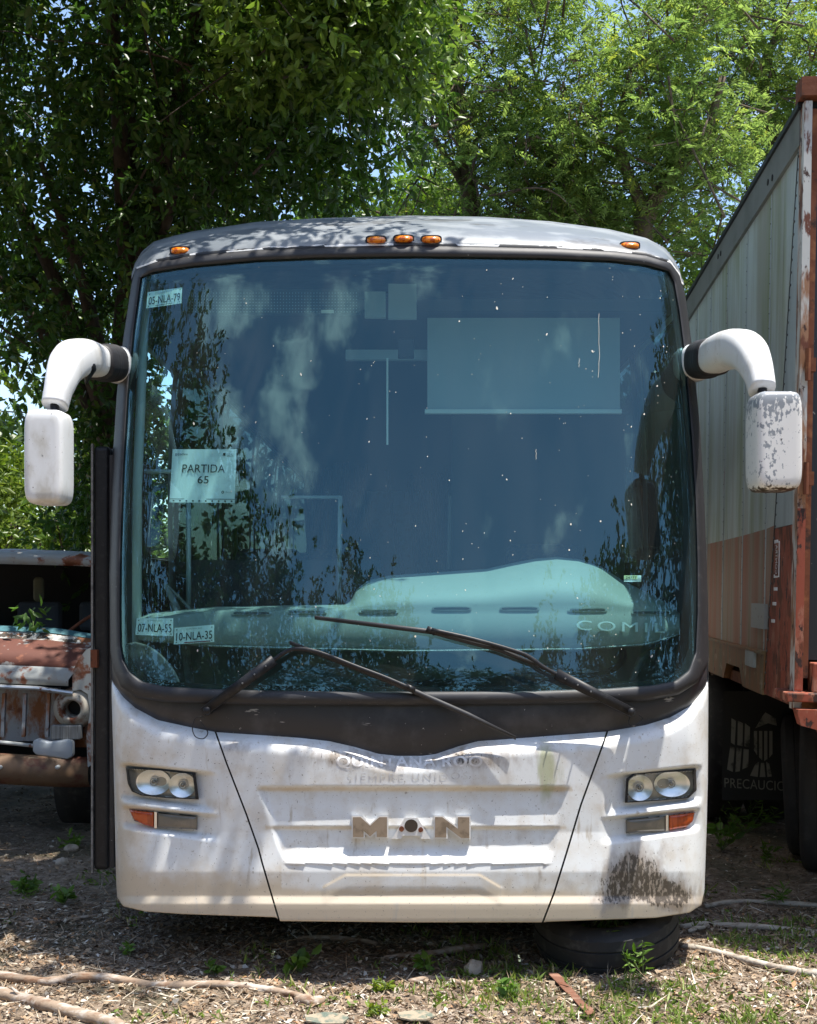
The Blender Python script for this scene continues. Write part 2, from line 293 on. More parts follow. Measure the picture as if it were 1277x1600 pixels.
def stains(px, py):
    g = np.zeros(px.shape); t = np.zeros(px.shape); gn = np.zeros(px.shape)
    bl = lambda x, y, sx, sy: np.exp(-((px-x)/sx)**2-((py-y)/sy)**2)
    g += 1.05*bl(975, 1365, 45, 34)+.95*bl(1025, 1385, 45, 26)+1.1*bl(1055, 1405, 45, 22)+.8*bl(950, 1405, 40, 22)+.55*bl(1005, 1340, 40, 30)+.5*bl(845, 1385, 14, 40)
    g += .62*bl(368, 1166, 40, 12)+.55*bl(520, 1178, 50, 16)+.45*bl(740, 1180, 40, 18)+.55*bl(850, 1172, 45, 14)+.5*bl(1040, 1130, 40, 14)+.42*bl(780, 1310, 110, 10)+.38*bl(500, 1312, 70, 12)+.35*bl(400, 1340, 30, 10)
    g += .5*bl(650, 1192, 160, 20)+.3*bl(720, 1150, 12, 40)+.28*bl(790, 1160, 8, 40)+.25*bl(650, 1190, 220, 22)
    t += .95*ss(py, 1385, 1425)+.55*bl(640, 1398, 300, 12)+.5*np.exp(-((py-1233)/3.5)**2)*((px > 400) & (px < 895))+.5*np.exp(-((py-1293)/3.)**2)*((px > 415) & (px < 885))
    t += .5*ss(py, 1330, 1400)*(px < 440)+.45*bl(200, 1300, 30, 160)+.3*bl(661, 1345, 2.5, 40)+.25
    yc = np.interp(px, [505, 540, 750, 782], [1386, 1367, 1367, 1386]); t += .6*np.exp(-((py-yc)/2.5)**2)*((px > 505) & (px < 782))
    g *= .5; g = np.minimum(g*1.12, .64); gn += .8*bl(852, 1200, 13, 60)+.5*bl(870, 1210, 30, 40)+.25*bl(840, 1380, 20, 40)
    return np.clip(np.stack([g, t, gn], -1), 0, 1.2)
BUS = thing('bus', (0, 4.9, 0), 'derelict white coach seen head on, with huge blue tinted windscreen and two curled wing mirrors', 'bus')
def panel(name, lf, rf, nc, nr, holes=(), label=None):
    c = np.linspace(0, 1, nc)[None, :].repeat(nr, 0); r = np.linspace(0, 1, nr)[:, None].repeat(nc, 1)
    py = 1150+290*r; 
    for _ in range(8):
        px = lf(py)*(1-c)+rf(py)*c; py = B(px)*(1-r)+BOT(px)*r
    V = P(px, py, relief(px, py)); uv = np.stack([px/1000, py/1000], -1).reshape(-1, 2); col = stains(px, py)
    f = grid_faces(nr, nc); fx = px.ravel()[f].mean(1); fy = py.ravel()[f].mean(1); keep = np.ones(len(f), bool)
    for h in holes:
        hc = np.mean(h, 0); keep &= ~inpoly(fx, fy, [(hc[0]+(x-hc[0])*.97, hc[1]+(y-hc[1])*.93) for x, y in h])
    f = f[keep]; n0 = V.size//3; last = np.arange((nr-1)*nc, nr*nc)
    u1 = V[-1]+np.array((0, .03, -.006)); u2 = V[-1]+np.array((0, .45, .03))
    VV = np.vstack([V.reshape(-1, 3), u1, u2]); a = last; b1 = n0+np.arange(nc); b2 = b1+nc
    ex = [np.stack([p[:-1], q[:-1], q[1:], p[1:]], 1) for p, q in ((a, b1), (b1, b2))]
    # folded flanges along both seams
    o = obj(name, VV, np.vstack([f]+ex), M['white'], BUS, uv=np.vstack([uv, uv[-nc:], uv[-nc:]]), col=np.vstack([col.reshape(-1, 3), col[-1], col[-1]]))
    if label: o['label'] = label
    return o
panel('front_panel', lambda y: SL(y)+1.6, lambda y: SR(y)-1.6, 270, 150)
panel('corner_panel', lambda y: Le(y), lambda y: SL(y)-1.2, 120, 170, (HLl, TLl))
panel('corner_panel', lambda y: SR(y)+1.4, lambda y: Re(y), 120, 170, (HLr, TLr), 'corner panel with black mildew stains')
# dark inner frame behind the seams and lamps
px, py = np.meshgrid(np.linspace(202, 1080, 60), np.linspace(1062, 1412, 20)); py = np.maximum(py, B(px)-4)
obj('inner_frame', P(px, py, .15), grid_faces(20, 60), M['dark'], BUS)
# black apron under the windscreen
c = np.linspace(173, 1107, 220); r = np.linspace(0, 1, 14)[:, None]; px = np.repeat(c[None], 14, 0); py = AT(px)-8+(B(px)+5-AT(px)+8)*r
obj('apron_panel', P(px, py, .030+.03*r**3), grid_faces(14, 220), M['apron'], BUS)
# windscreen glass and rubber seal
GI = [(220,434),(208,520),(199,620),(192,740),(188,860),(187,960),(188,1010),(192,1032),(202,1050),(222,1065),(260,1073),(330,1077),(450,1080),(640,1081),(830,1080),(950,1076),(1020,1071),(1055,1064),(1076,1048),(1087,1020),(1090,960),(1090,880),(1087,780),(1081,680),(1072,570),(1062,490),(1053,440),(1045,424),(1010,414),(960,408),(860,404),(740,402),(640,401),(500,403),(400,407),(300,416),(240,425)]
RC = fn({203: 446, 206: 438, 212: 421, 248: 408, 299: 399, 410: 390, 504: 386, 640: 383, 748: 385, 874: 388, 963: 393, 1011: 399, 1048: 411, 1062: 430, 1066: 446})
RT = fn({203: 440, 206: 428, 211: 412, 222: 393, 240: 378, 270: 369, 300: 362, 400: 347, 500: 341, 640: 337, 760: 339, 860: 346, 950: 358, 1010: 372, 1040: 388, 1054: 406, 1062: 422, 1066: 438})
GO = [(float(Le(y)), y) for y in range(445, 1040, 25)]+[(x, float(AT(x))) for x in (178, 184, 190, 200, 215, 235, 260, 330, 400, 520, 640, 780, 900, 1010, 1040, 1060, 1078, 1090, 1099)]+[(float(Re(y)), y) for y in range(1035, 440, -25)]+[(x, float(RC(x))) for x in (1062, 1055, 1048, 1030, 1011, 963, 874, 748, 640, 504, 410, 299, 270, 248, 230, 212)]
def polar(poly, n, cx=637, cy=760):
    p = np.array(poly, float); p = np.vstack([p, p[:1]]); d = np.concatenate([[0], np.cumsum(np.hypot(*np.diff(p, axis=0).T))])
    s = np.linspace(0, d[-1], 6000); x = np.interp(s, d, p[:, 0]); y = np.interp(s, d, p[:, 1]); a = np.arctan2(y-cy, x-cx); o = np.argsort(a)
    ta = np.linspace(-np.pi, np.pi, n, endpoint=False); 
    return np.stack([np.interp(ta, a[o], x[o], period=2*np.pi), np.interp(ta, a[o], y[o], period=2*np.pi)], 1)
NA = 720; gi = polar(GI, NA); go = polar(GO, NA)
rows = []
for k, (fr, off) in enumerate([(-.05, .03), (0, -.004), (.12, -.012), (.45, -.016), (.8, -.012), (1.0, .004), (1.04, .05)]):
    q = gi+(go-gi)*fr; rows.append(P(q[:, 0], q[:, 1], off))
def ring_faces(nr, n):
    i = np.arange(nr-1)[:, None]*n+np.arange(n)[None]; j = np.arange(nr-1)[:, None]*n+(np.arange(n)+1)[None] % n
    i = i.ravel(); j = j.ravel(); return np.stack([i, j, j+n, i+n], 1)
obj('windscreen_seal', np.vstack(rows), ring_faces(len(rows), NA), M['rubber'], BUS)
fr = np.linspace(.001, 1.012, 90); V = []; UV = []
for k in fr:
    q = np.array((637, 760))+(gi-(637, 760))*k; V.append(P(q[:, 0], q[:, 1], .006)); UV.append(q/1000)
UV = np.vstack(UV)
ws = obj('windscreen', np.vstack(V), ring_faces(len(fr), NA)[:, ::-1].copy(), M['ws'], BUS, uv=UV, col=np.zeros((len(UV), 3)))
V = []; fr2 = [1.0, .985, .975]
for k in fr2: q = np.array((640, 755))+(gi-(640, 755))*k; V.append(P(q[:, 0], q[:, 1], .012))
obj('black_edge_band', np.vstack(V), ring_faces(3, NA)[:, ::-1].copy(), M['plastic'], ws)
# bug and bird spots stuck on the glass
mb = MB()
for k in range(210):
    x = 300+760*rng.random()**.75; y = 410+650*rng.random()
    if not inpoly(np.array([x]), np.array([y]), GI)[0]: continue
    s = .45+1.0*rng.random()**5; e = 1+1.2*rng.random(); a0 = rng.normal(0, .4)
    an = np.linspace(0, 2*np.pi, 7)[:-1]; dx = s*np.cos(an)*(.7+.5*rng.random(6)); dy = s*e*np.sin(an)*(.7+.5*rng.random(6))
    mb.add(P(x+dx*math.cos(a0)-dy*math.sin(a0), y+dx*math.sin(a0)+dy*math.cos(a0), .003), [tuple(range(6))])
for (x, y, l) in ((936, 490, 100), (838, 702, 16), (905, 560, 14)):
    pts = [P(x+rng.normal(0, .6), y+l*t, .003) for t in np.linspace(0, 1, 10)]
    mb.add([p+np.array((d, 0, 0)) for p in pts for d in (-.0007, .0007)], [(2*i, 2*i+1, 2*i+3, 2*i+2) for i in range(9)])
mb.build('bird_spots', mat('pale bird spots', (.72, .70, .6), .8), ws, kind='stuff')

# roof cap and roof
c = 637+ (np.sin(np.linspace(-np.pi/2, np.pi/2, 200))*.35+np.linspace(-1, 1, 200)*.65)*431; nr = 26
def cap(px, py, off=0.):
    lo, hi = RC(px), RT(px); r = 2/np.pi*np.arcsin(np.clip((lo-py)/(lo-hi), 0, 1)); Y = Yd(px, lo)+.72*(1-np.cos(r*np.pi/2))*(1-np.abs((px-635)/435)**8*.6)+off
    return np.stack([(px-CX)/F*Y, Y, EYE+(HZ-py)/F*Y], -1)
r = np.linspace(0, 1, nr)[:, None]; px = np.repeat(c[None], nr, 0); py = RC(px)+(RT(px)-RC(px))*np.sin(r*np.pi/2)
V = cap(px, py); chip = .9*np.exp(-((RC(px)-py)/3.6)**2); dk = chip*0.95*(vnoise(px*.03, py*.05, 5) > .5)
t1 = V[-1]+np.array((0, .5, .05)); t2 = V[-1].copy(); t2[:, 1] = 16.6; t2[:, 2] += .05
colc = np.zeros((nr+2, 200, 3)); colc[:nr, :, 0] = chip; colc[:nr, :, 1] = dk
obj('roof', np.vstack([V.reshape(-1, 3), t1, t2]), grid_faces(nr+2, 200)[:, ::-1].copy(), M['cap'], BUS, col=colc.reshape(-1, 3))
for (x, y) in ((282, 392), (588, 375.5), (631, 374), (674, 375), (984, 384.5)):
    c0 = cap(np.array(x), np.array(y), -.004); V = []; Fc = []; n = 20; q = 8
    for i in range(q+1):
        ph = i/q*np.pi/2; rr = np.cos(ph)
        for j in range(n):
            a = 2*np.pi*j/n; ex = np.sign(np.cos(a))*abs(np.cos(a))**.6*.042*(rr*.9+.1); ez = np.sign(np.sin(a))*abs(np.sin(a))**.7*.0165*(rr*.9+.1)
            V.append(c0+np.array((ex, -.03*np.sin(ph)+ez*.5, ez)))
    for i in range(q):
        for j in range(n): Fc.append((i*n+j, i*n+(j+1) % n, (i+1)*n+(j+1) % n, (i+1)*n+j))
    Fc.append(tuple(q*n+j for j in range(n)))
    ml = obj('marker_light', V, Fc, M['amber'], BUS)
    base = MB(); base.add([c0+np.array((1.12*.042*np.sign(np.cos(a))*abs(np.cos(a))**.5, d, 1.25*.0165*np.sign(np.sin(a))*abs(np.sin(a))**.6)) for d in (-.004, .03) for a in np.linspace(0, 2*np.pi, 20, endpoint=False)],
                         [(i, (i+1) % 20, 20+(i+1) % 20, 20+i) for i in range(20)]+[tuple(range(19, -1, -1))]); base.build('lamp_base', M['plastic'], ml)
# side walls with window openings, back wall, floor
pys = np.linspace(440, 1410, 26)
cols_y = [None, 5.62, 6.62, 6.75, 8.3, 8.42, 10, 10.12, 11.7, 11.82, 13.4, 13.52, 15.6, 16.6]
for side in (-1, 1):
    e = Le(pys) if side < 0 else Re(pys); E = P(e, pys); V = []
    for p in E:
        for cy in cols_y: V.append((p[0], p[1] if cy is None else cy, p[2]))
    n = len(cols_y); f = []; wf = []
    for i in range(len(pys)-1):
        zc = (E[i][2]+E[i+1][2])/2
        for j in range(n-1):
            win = (j in (3, 5, 7, 9, 11) or (j == 1 and side > 0)) and 1.7 < zc < 2.85
            door = side < 0 and j == 1 and .35 < zc < 2.75
            qd = (i*n+j, i*n+j+1, (i+1)*n+j+1, (i+1)*n+j)
            if win: wf.append(qd)
            elif not door: f.append(qd)
    obj('side_wall', V, f, M['white'], BUS, col=np.zeros((len(V), 3))); Vi = np.array(V); Vi[:, 0] -= side*.035; Vi[:, 1] = np.maximum(Vi[:, 1], Vi[:, 1]+.12*(np.arange(len(V)) % n == 0)); obj('wall_lining', Vi, f, M['cabin'], BUS)
    for g0 in sorted({q[0] % n for q in wf}):
        ids = sorted({v for q in wf if q[0] % n == g0 for v in q}); ix = {v: k for k, v in enumerate(ids)}
        obj('side_window', [V[v] for v in ids], [tuple(ix[v] for v in q) for q in wf if q[0] % n == g0], M['sideglass'], BUS)
MB().box((-1.28, 16.6, .35), (1.28, 16.7, 3.42)).build('rear_wall', M['white'], BUS)
MB().box((-1.26, 5.25, .62), (1.26, 16.55, .70)).build('floor', M['cabin'], BUS)
MB().box((-1.245, 5.75, 2.93), (1.245, 16.55, 2.99)).build('ceiling_lining', M['cabin'], BUS)
MB().box((-1.2, 6.5, .7), (-.15, 6.55, 1.75)).box((.25, 6.9, .7), (1.25, 6.95, 2.6)).build('partition', M['cabin'], BUS)
def add_wheel(x, y, par):
    for dx in (0,):
        a = np.linspace(0, 2*np.pi, 40, endpoint=False); prof = [(-.13, .30), (-.14, .42), (-.11, .475), (0, .485), (.11, .475), (.14, .42), (.13, .30)]
        V = [(x+px_, y+rr*math.cos(t), max(.0, .46+rr*math.sin(t))) for px_, rr in prof for t in a]
        t_ = obj('wheel', V, ring_faces(len(prof), 40), M['tyre'], par)
        V = [(x+px_, y+rr*math.cos(t), .46+rr*math.sin(t)) for px_, rr in [(-.1, .30), (-.06, .2), (-.08, .1), (.08, .1), (.06, .2), (.1, .3)] for t in a]; obj('rim', V, ring_faces(6, 40), M['steel'], t_)
for x in (-1.08, 1.08): add_wheel(x, 7.9, BUS); add_wheel(x, 13.6, BUS)

# headlights
def lamp(poly, bowls, name):
    n = len(poly); pc = np.mean(poly, 0); rs = []
    dense = np.array([np.array(poly[i])*(1-t)+np.array(poly[(i+1) % n])*t for i in range(n) for t in np.linspace(0, 1, 8, endpoint=False)]); m = len(dense)
    for sc, off in ((1.05, .040), (1.05, .020), (.97, .018), (.97, .050), (.965, .052)):
        q = pc+(dense-pc)*sc; rs.append(P(q[:, 0], q[:, 1], off))
    h = obj(name, np.vstack(rs), ring_faces(5, m), M['plastic'], BUS); sharp(h)
    obj('lamp_back', np.vstack([P((pc+(dense-pc)*k)[:, 0], (pc+(dense-pc)*k)[:, 1], .052) for k in (.98, .5, .02)]), ring_faces(3, m), M['lamptan'], h)
    for (bx, by, brx, bry) in bowls:
        c0 = P(bx, by, .030); V = []; K = 8; NN = 32
        for i in range(K+1):
            s = 1-i/K*.78; d = .020*(1-s*s)
            for j in range(NN):
                a = 2*np.pi*j/NN; V.append(c0+np.array((brx/370*s*math.cos(a), d, bry/370*s*math.sin(a))))
        fcs = ring_faces(K+1, NN).tolist()+[tuple(K*NN+j for j in range(NN))]
        rf = obj('reflector', V, fcs, M['chrome'], h)
        a = np.linspace(0, 2*np.pi, 25); V, Fc = tubemesh([c0+np.array((.015*math.cos(t), .008, .015*math.sin(t))) for t in a], .002, 6, False); obj('bulb_shield', V, Fc, M['steel'], rf)
        V, Fc = tubemesh([c0+np.array((0, .018, 0)), c0+np.array((0, .006, 0)), c0+np.array((0, .001, 0))], [.009, .009, .003], 10); obj('bulb', V, Fc, M['lampgrey'], rf)
    q0 = pc+(dense-pc)*.985; rs = [P((pc+(q0-pc)*k)[:, 0], (pc+(q0-pc)*k)[:, 1], .022-.012*(1-k*k)) for k in np.linspace(1, .02, 8)]
    obj('lens', np.vstack(rs), ring_faces(8, m), M['lens'], h)
    return h
lamp(HLl, [(240, 1222, 27, 20), (285, 1227, 21, 19)], 'headlight')
lamp(HLr, [(1000, 1231, 20, 20), (1050, 1225, 28, 20)], 'headlight')
def lensbox(poly, name, m, par, bulge=.014, base=.026):
    n = len(poly); pc = np.mean(poly, 0)
    dense = np.array([np.array(poly[i])*(1-t)+np.array(poly[(i+1) % n])*t for i in range(n) for t in np.linspace(0, 1, 6, endpoint=False)]); mm = len(dense); rs = []
    for sc, off in ((1, .05), (1, base), (.93, base-bulge*.7), (.6, base-bulge), (.02, base-bulge)):
        q = pc+(dense-pc)*sc; rs.append(P(q[:, 0], q[:, 1], off))
    return obj(name, np.vstack(rs), ring_faces(5, mm), m, par)
lensbox([(202, 1265), (241, 1269), (241, 1293), (224, 1288), (209, 1280)], 'indicator_light', M['orange'], BUS)
lensbox([(246, 1270), (309, 1276), (309, 1296), (246, 1293)], 'fog_light', M['lampgrey'], BUS)
lensbox([(1045, 1274), (1086, 1269), (1083, 1283), (1073, 1292), (1045, 1297)], 'indicator_light', M['orange'], BUS)
fg = lensbox([(978, 1281), (1040, 1275), (1040, 1298), (978, 1301)], 'fog_light', M['lampgrey'], BUS)
MB().add([P(x, y, o) for x, y in [(241.5, 1268), (245.5, 1269), (245.5, 1294), (241.5, 1294)] for o in (.016, .06)], [(0, 2, 4, 6), (0, 1, 3, 2), (4, 5, 7, 6)]).build('lamp_divider', M['chrome'], BUS)
MB().add([P(x, y, o) for x, y in [(1040.5, 1274), (1044.5, 1273), (1044.5, 1298), (1040.5, 1298)] for o in (.016, .06)], [(0, 2, 4, 6), (0, 1, 3, 2), (4, 5, 7, 6)]).build('lamp_divider', M['chrome'], BUS)

# badge
def offset(poly, d):
    p = np.array(poly, float); n = len(p); out = []; ar = sum(p[i][0]*p[(i+1) % n][1]-p[(i+1) % n][0]*p[i][1] for i in range(n))
    sg = 1 if ar > 0 else -1
    for i in range(n):
        a = p[i]-p[i-1]; b = p[(i+1) % n]-p[i]; na = sg*np.array((a[1], -a[0]))/np.hypot(*a); nb = sg*np.array((b[1], -b[0]))/np.hypot(*b)
        k = na+nb; k = k/max(k @ k, .5)*2; out.append(p[i]+k*d)
    return out
def rprism(poly, o0, o1, fnc=P, extra=None):
    n = len(poly); ex = (lambda x, y: 0) if extra is None else extra
    V = [fnc(x, y, o0+ex(x, y)) for x, y in poly]+[fnc(x, y, o1+ex(x, y)) for x, y in poly]
    return V, [tuple(range(n)), tuple(range(2*n-1, n-1, -1))]+[(i, i+n, (i+1) % n+n, (i+1) % n) for i in range(n)]
zc = lambda L_: [(500+x/3.19, 1150+y/3.19) for x, y in L_]
Mp = zc([(165,404),(203,404),(250,446),(297,404),(335,404),(335,503),(283,503),(283,472),(250,500),(218,472),(218,503),(165,503)])
Np = zc([(574,404),(610,404),(688,462),(688,404),(745,404),(745,508),(705,508),(630,452),(630,505),(574,505)])
Ap = zc([(424,407),(487,407),(553,513),(506,513),(496,497),(414,497),(404,513),(357,513)])
bd = MB()
for p in (Mp, Np): bd.add(*rprism(offset(p, 2.2), -.008, .05))
bd.add(*rprism(Ap, -.008, .05)); 
bo = bd.build('badge', M['badgerim'], BUS)
for p in (Mp, Np): MB().add(*rprism(p, -.0105, -.006)).build('badge_face', M['badge'], bo)
fl = MB(); fl.add(*rprism([(500+455/3.19+10.3*math.cos(a), 1150+447/3.19+10*math.sin(a)) for a in np.linspace(0, 2*np.pi, 32, endpoint=False)], -.0105, -.006)); fl.build('badge_hole', mat('dark brown recess', (.05, .035, .022), .7), bo)
fl = MB()
for x, y in ((407, 463), (502, 467)):
    fl = MB(); fl.add(*rprism([(500+x/3.19+(3.4+rng.random())*math.cos(a), 1150+y/3.19+(3.6+rng.random())*math.sin(a)) for a in np.linspace(0, 2*np.pi, 14, endpoint=False)], -.0112, -.006)); fl.build('rusty_stud', M['rust'], bo)
# writing
def text2d(s, spacing=1.0, bold=0.0):
    cu = bpy.data.curves.new('t', 'FONT'); cu.body = s; cu.align_x = 'CENTER'; cu.align_y = 'CENTER'; cu.space_character = spacing; cu.offset = bold; cu.resolution_u = 4
    o = bpy.data.objects.new('t', cu); COL.objects.link(o); bpy.context.view_layer.update()
    me = bpy.data.meshes.new_from_object(o.evaluated_get(bpy.context.evaluated_depsgraph_get()))
    V = np.array([v.co[:2] for v in me.vertices]); Fc = [tuple(p.vertices) for p in me.polygons]
    bpy.data.objects.remove(o); bpy.data.curves.remove(cu); bpy.data.meshes.remove(me)
    V -= (V.max(0)+V.min(0))/2; V /= (V.max(0)-V.min(0)); return V, Fc
def refine(V, Fc, lim):
    import bmesh
    b = bmesh.new(); vs = [b.verts.new((x, y, 0)) for x, y in V]
    for f in Fc:
        try: b.faces.new([vs[i] for i in f])
        except ValueError: pass
    bmesh.ops.triangulate(b, faces=b.faces[:])
    for _ in range(4):
        e = [e for e in b.edges if abs(e.verts[0].co.x-e.verts[1].co.x)*lim[0] > 3 or abs(e.verts[0].co.y-e.verts[1].co.y)*lim[1] > 3]
        if not e: break
        bmesh.ops.subdivide_edges(b, edges=e, cuts=1); bmesh.ops.triangulate(b, faces=b.faces[:])
    b.verts.index_update(); o = [(v.co.x, v.co.y) for v in b.verts], [tuple(v.index for v in f.verts) for f in b.faces]; b.free(); return np.array(o[0]), o[1]
def text_on(s, cx, cy, wpx, hpx, fnc, slope=0.0, spacing=1.0, bold=0.0, shear=0.0, fine=False):
    V, Fc = text2d(s, spacing, bold)
    if fine: V, Fc = refine(V, Fc, (wpx, hpx))
    x = V[:, 0]*wpx; y = -V[:, 1]*hpx
    return [fnc(cx+a+shear*b, cy+b+slope*a) for a, b in zip(x, y)], Fc
skin = lambda o: (lambda x, y: P(x, y, float(relief(np.array(x), np.array(y)))+o))
mb = MB(); mb.add(*text_on('QUINTANA ROO', 640, 1191, 228, 20, skin(-.0012), 0, 1.08, .02, 0, True)); mb.build('faded_lettering', M['ghost'], BUS)
mb = MB(); mb.add(*text_on('SIEMPRE UNIDOS', 637, 1213, 188, 11, skin(-.0012), -.01, 1.35, 0, 0, True)); mb.build('faded_lettering', M['ghost2'], BUS)

# dashboard
DT = fn({215: 966, 235: 957, 336: 948, 540: 944, 549: 938, 556: 922, 575: 907, 610: 899, 700: 893, 760: 889, 800: 880, 835: 873, 870: 870, 905: 874, 940: 886, 975: 908, 1010: 925, 1040: 940, 1062: 958})
DV = fn({215: 972, 330: 956, 640: 953, 900: 952, 1010: 955, 1062: 968}); DB = fn({215: 1000, 330: 1010, 640: 1018, 900: 1015, 1010: 1008, 1062: 992})
c = np.linspace(216, 1062, 190); rows = []
for k in np.linspace(1, 0, 16):
    yy = DV(c)+(DT(c)-DV(c))*np.sin(k*np.pi/2); Y = Yd(c, 950)+.16+.42*(1-np.cos(k*np.pi/2)); rows.append(np.stack([(c-CX)/F*Y, Y, EYE+(HZ-yy)/F*Y], -1))
for k in np.linspace(.12, 1, 8):
    yy = DV(c)+(DB(c)-DV(c))*k; Y = Yd(c, 950)+.16-.03*np.sin(k*np.pi*.8); rows.append(np.stack([(c-CX)/F*Y, Y, EYE+(HZ-yy)/F*Y], -1))
u = rows[-1].copy(); u[:, 1] += .25; u[:, 2] -= .02; rows.append(u); u = rows[0].copy(); u[:, 1] += .03; u[:, 2] -= .5; rows.insert(0, u)
DASH = obj('dashboard', np.vstack(rows), grid_faces(len(rows), 190), M['dash'], BUS)
def dashp(px, py, off=0):
    k = (py-DV(px))/(DB(px)-DV(px)); Y = Yd(px, 950)+.16-.03*math.sin(max(k, 0)*np.pi*.8)+off; return at(px, py, Y)
for x, y in ((393, 958), (480, 956), (592, 955), (706, 951), (812, 951), (918, 953), (1018, 957)):
    pl = lambda rx, ry: [(x+rx*np.sign(math.cos(a))*abs(math.cos(a))**.5, y+ry*np.sign(math.sin(a))*abs(math.sin(a))**.5) for a in np.linspace(0, 2*np.pi, 20, endpoint=False)]
    v = MB().add(*rprism(pl(31, 3.4), -.007, .01, dashp)).build('air_vent', M['dash'], DASH); MB().add(*rprism(pl(28, 1.9), -.009, -.005, dashp)).build('vent_slot', M['vent'], v)
mb = MB(); V, Fc = text_on('COMIL', 970, 979, 138, 15, lambda x, y: dashp(x, y, -.02), .035, 1.3, .0)
mb.add(V, Fc); o = mb.build('raised_lettering', mat('pale lettering', (.62, .66, .63), .35, .2), DASH); sm = o.modifiers.new('thick', 'SOLIDIFY'); sm.thickness = .006
px_, py_ = np.meshgrid(np.linspace(340, 1050, 120), [0, 1.0]); 
MB().tube([dashp(x, float(DB(x))-1, -.004) for x in np.linspace(325, 1058, 40)], .004, 6).build('dashboard_trim', mat('dotted trim', (.5, .52, .5), .6, layers=[((.15, .16, .15), 300, .48, .52, 1)]), DASH)
# cabin fittings seen through the glass
def stick(name, pts, r, m=M['pole'], n=10, **k): V, Fc = tubemesh(pts, r, n); return obj(name, V, Fc, m, BUS, **k)
stick('grab_rail', [at(295, 786, 5.75), at(295, 955, 5.75)], .012); stick('grab_rail', [at(532, 775, 6.5), at(530, 945, 6.5)], .013)
stick('grab_rail', [at(226, 737, 5.7), at(300, 737, 5.7)], .011); stick('grab_rail', [at(228, 440, 5.48), at(215, 760, 5.46), at(214, 1005, 5.42)], .022)
stick('grab_rail', [at(440, 777, 6.5), at(532, 777, 6.5)], .010); stick('grab_rail', [at(704, 775, 7.4), at(702, 890, 7.4)], .014)
MB().box(at(292, 490, 5.62)-(0, 0, .0), at(562, 455, 5.66)).build('destination_display', mat('dotted display', (.06, .075, .085), .6), BUS)
mb = MB(); 
for j in range(7):
    for i in range(56):
        p = at(296+i*4.75, 458+j*4.9, 5.612); mb.box(p-(.0014, .001, .0014), p+(.0014, .001, .0014))
mb.build('display_dots', mat('pale dots', (.6, .66, .68), .6), BUS)
MB().box(at(668, 642, 5.72), at(968, 498, 5.735)).build('roller_blind', M['blind'], BUS); MB().box(at(664, 646, 5.71), at(970, 641, 5.74)).build('blind_bar', M['pole'], BUS)
MB().box(at(570, 496, 5.60), at(603, 458, 5.63)).box(at(607, 498, 5.60), at(651, 446, 5.63)).build('notice_card', mat('faded notice', (.34, .38, .40), .8), BUS)
bevel(MB().box(at(622, 558, 5.42), at(647, 534, 5.47)).build('camera_unit', M['dark'], BUS), .004)
MB().box(at(540, 562, 5.8), at(720, 549, 5.84)).build('header_panel', mat('header', (.25, .28, .3), .7), BUS)
MB().box(at(604, 695, 5.6), at(607, 560, 5.604)).build('blind_cord', M['pole'], BUS)
MB().box(at(502, 489, 5.60), at(522, 485, 5.61)).build('display_label', M['paper'], BUS)
V, Fc = rprism([(188, 1072), (187, 1018), (196, 1006), (212, 1003), (232, 1008), (252, 1022), (268, 1040), (279, 1058), (284, 1074)], .10, .16); bevel(obj('side_console', V, Fc, M['greyp'], BUS), .01)
V, Fc = tubemesh(cat([at(258, 912, 5.5), at(278, 955, 5.42), at(291, 1010, 5.36), at(297, 1080, 5.34)]), [.012, .022, .024, .024], 10, flat=.5); obj('door_lever', V, Fc, M['greyp'], BUS)
V, Fc = tubemesh(cat([at(262, 915, 5.5), at(300, 957, 5.42), at(326, 1015, 5.36), at(340, 1080, 5.34)]), [.007, .008, .006, .006], 8); obj('door_lever', V, Fc, M['greyp'], BUS)
# steering wheel, seats
sw = np.array((.78, 5.62, 1.30)); an = np.linspace(0, 2*np.pi, 49); V, Fc = tubemesh([sw+.23*np.array((math.cos(a), .85*math.sin(a), .45*math.sin(a))) for a in an], .016, 8, False); SW = obj('steering_wheel', V, Fc, M['plastic'], BUS)
mb = MB()
for a in (.2, math.pi-.2, -math.pi/2): mb.tube([sw, sw+.23*np.array((math.cos(a), .85*math.sin(a), .45*math.sin(a)))], .012, 6)
mb.tube([sw+(0, .03, -.02), sw+(0, -.25, -.5)], .035, 10); mb.build('steering_column', M['plastic'], SW)
for pts in ([at(985, 1070, 5.33), at(1003, 1030, 5.35), at(1030, 1008, 5.38)], [at(1036, 1070, 5.36), at(1030, 1035, 5.36), at(1034, 1006, 5.38)], [at(1062, 1062, 5.4), at(1046, 1030, 5.38), at(1040, 985, 5.4)]):
    V, Fc = tubemesh(cat(pts), [.012, .02, .008], 8); obj('stalk_cover', V, Fc, M['greyp'], BUS)
def seat(x, y):
    s = bevel(MB().box((x-.24, y, 1.02), (x+.24, y+.5, 1.16)).build('seat', M['cloth'], BUS), .05, 3)
    b = bevel(MB().prism([(x-.24, y+.45, 1.1), (x+.24, y+.45, 1.1), (x+.22, y+.62, 1.85), (x-.22, y+.62, 1.85)], (0, .12, .02)).build('seat_back', M['cloth'], s), .05, 3)
    MB().box((x-.05, y+.2, .7), (x+.05, y+.3, 1.02)).build('seat_leg', M['steel'], s)
seat(.78, 6.25)
for y in (7.4, 8.3, 9.2):
    for x in (-.95, -.45, .45, .95): seat(x, y)

